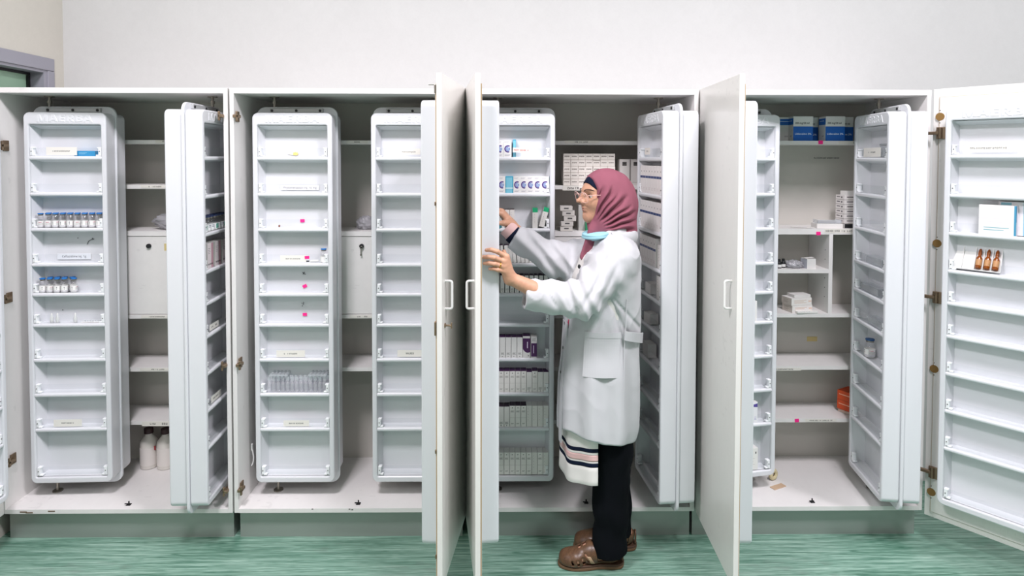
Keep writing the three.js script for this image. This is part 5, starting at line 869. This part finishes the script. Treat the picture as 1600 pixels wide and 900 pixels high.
// sandals
function sandal(o) {
  const [hx, zc] = o, g = new THREE.Group(); g.name = 'sandal'; W_.add(g); g.userData.label = 'brown leather sandal';
  const fp = new THREE.Shape(); [[-0.012, 0], [0, 0.028], [0.04, 0.034], [0.1, 0.032], [0.16, 0.042], [0.205, 0.044], [0.24, 0.03], [0.254, 0.004], [0.244, -0.024], [0.2, -0.042], [0.15, -0.042], [0.09, -0.032], [0.03, -0.034], [0, -0.026]].forEach(([a, b], i, l) => { if (!i) fp.moveTo(a, b); }); 
  const pts = [[-0.012, 0], [0, 0.028], [0.04, 0.035], [0.1, 0.033], [0.16, 0.043], [0.205, 0.045], [0.24, 0.03], [0.254, 0.004], [0.244, -0.024], [0.2, -0.043], [0.15, -0.043], [0.09, -0.033], [0.03, -0.035], [0, -0.026]].map((p) => new THREE.Vector2(...p));
  const sp = new THREE.Shape(new THREE.SplineCurve([...pts, pts[0]]).getPoints(70));
  const slab = (d, y, s) => new THREE.ExtrudeGeometry(sp, { depth: d, bevelThickness: 0.003, bevelSize: 0.003, bevelSegments: 3 }).rotateX(-Math.PI / 2).scale(-s, 1, s).translate(hx, y + 0.003, zc);
  const fixW = (q) => { const p = q.attributes.position, n = q.attributes.normal; if (q.index) q = q.toNonIndexed(); const a = q.attributes.position.array, b = q.attributes.normal.array; for (let i = 0; i < a.length; i += 9) for (let k = 0; k < 3; k++) { [a[i + k], a[i + 6 + k]] = [a[i + 6 + k], a[i + k]]; [b[i + k], b[i + 6 + k]] = [b[i + 6 + k], b[i + k]]; } return q; };
  part('sole', L(fixW(slab(0.006, 0.001, 1))), std(0x6b5138, 0.7), g); part('midsole', L(fixW(slab(0.004, 0.0115, 0.97))), std(0x4a3324, 0.6), g);
  const upper = (x, y, z) => {
    const u = hx - x, f = smin(footF(x, y, z, o), ell(u, y, z - zc, [0.195, 0.028, 0.002], [0.052, 0.032, 0.041]), 0.012); let d = Math.max(f - 0.0065, -(f - 0.001));
    d = Math.max(d, y - mix(0.07, 0.105, sstep(0.085, 0.12, u)), 0.019 - y);
    const w = z - zc, slot = (a, b, y0, y1, tilt = 0) => { const uu = u - tilt * (y - y0); return Math.max(Math.abs(uu - (a + b) / 2) - (b - a) / 2, y0 - y, y - y1); };
    let cut = Math.max(slot(0.03, 0.1, 0.036, 0.2, 0), -0);                                  // open quarter behind the strap
    cut = Math.min(cut, slot(0.147, 0.158, 0.026, 0.056, 0.3), slot(0.172, 0.181, 0.026, 0.05, 0.2), slot(0.195, 0.203, 0.026, 0.044, 0.2), slot(0.128, 0.136, 0.034, 0.07, 0.5));
    cut = Math.min(cut, Math.max(Math.abs(u - 0.15) - 0.006, Math.abs(w) - 0.012, 0.04 - y), Math.max(Math.abs(u - 0.17) - 0.005, Math.abs(w) - 0.013, 0.04 - y));
    return smax(d, -cut, 0.002);
  };
  part('upper', nets(upper, [hx - 0.275, 0.01, zc - 0.06], [hx + 0.03, 0.1, zc + 0.065], 0.0026), M.leather, g);
  const st = (x, y, z) => { const f = footF(x, y, z, o), u = hx - x - 0.6 * (y - 0.03); return Math.max(f - 0.009, -(f - 0.006), Math.abs(u - 0.118) - 0.0085, 0.03 - y, y - 0.062, zc + 0.01 - z); };
  part('buckle_strap', nets(st, [hx - 0.2, 0.02, zc], [hx, 0.08, zc + 0.065], 0.0026), std(0xb99a7c, 0.5), g, 'pale buckled strap');
  part('heel_loop', L(tube([[hx + 0.004, 0.03, zc - 0.02], [hx + 0.006, 0.06, zc - 0.014], [hx + 0.008, 0.072, zc], [hx + 0.006, 0.06, zc + 0.014], [hx + 0.004, 0.03, zc + 0.02]], 0.004, 24, 6)), M.leather, g);
}
sandal(FN); sandal(FF);
// the small turquoise box in her far hand
cartonThing('medicine_box', 'small turquoise box held in the far hand of the woman', printedBox(0.03, 0.05, 0.05, { all: solid('#5fb9cf') }), [0.142, 1.366, 0.055], 0.2).rotation.z = 0.5;
renderer.render(scene, camera);
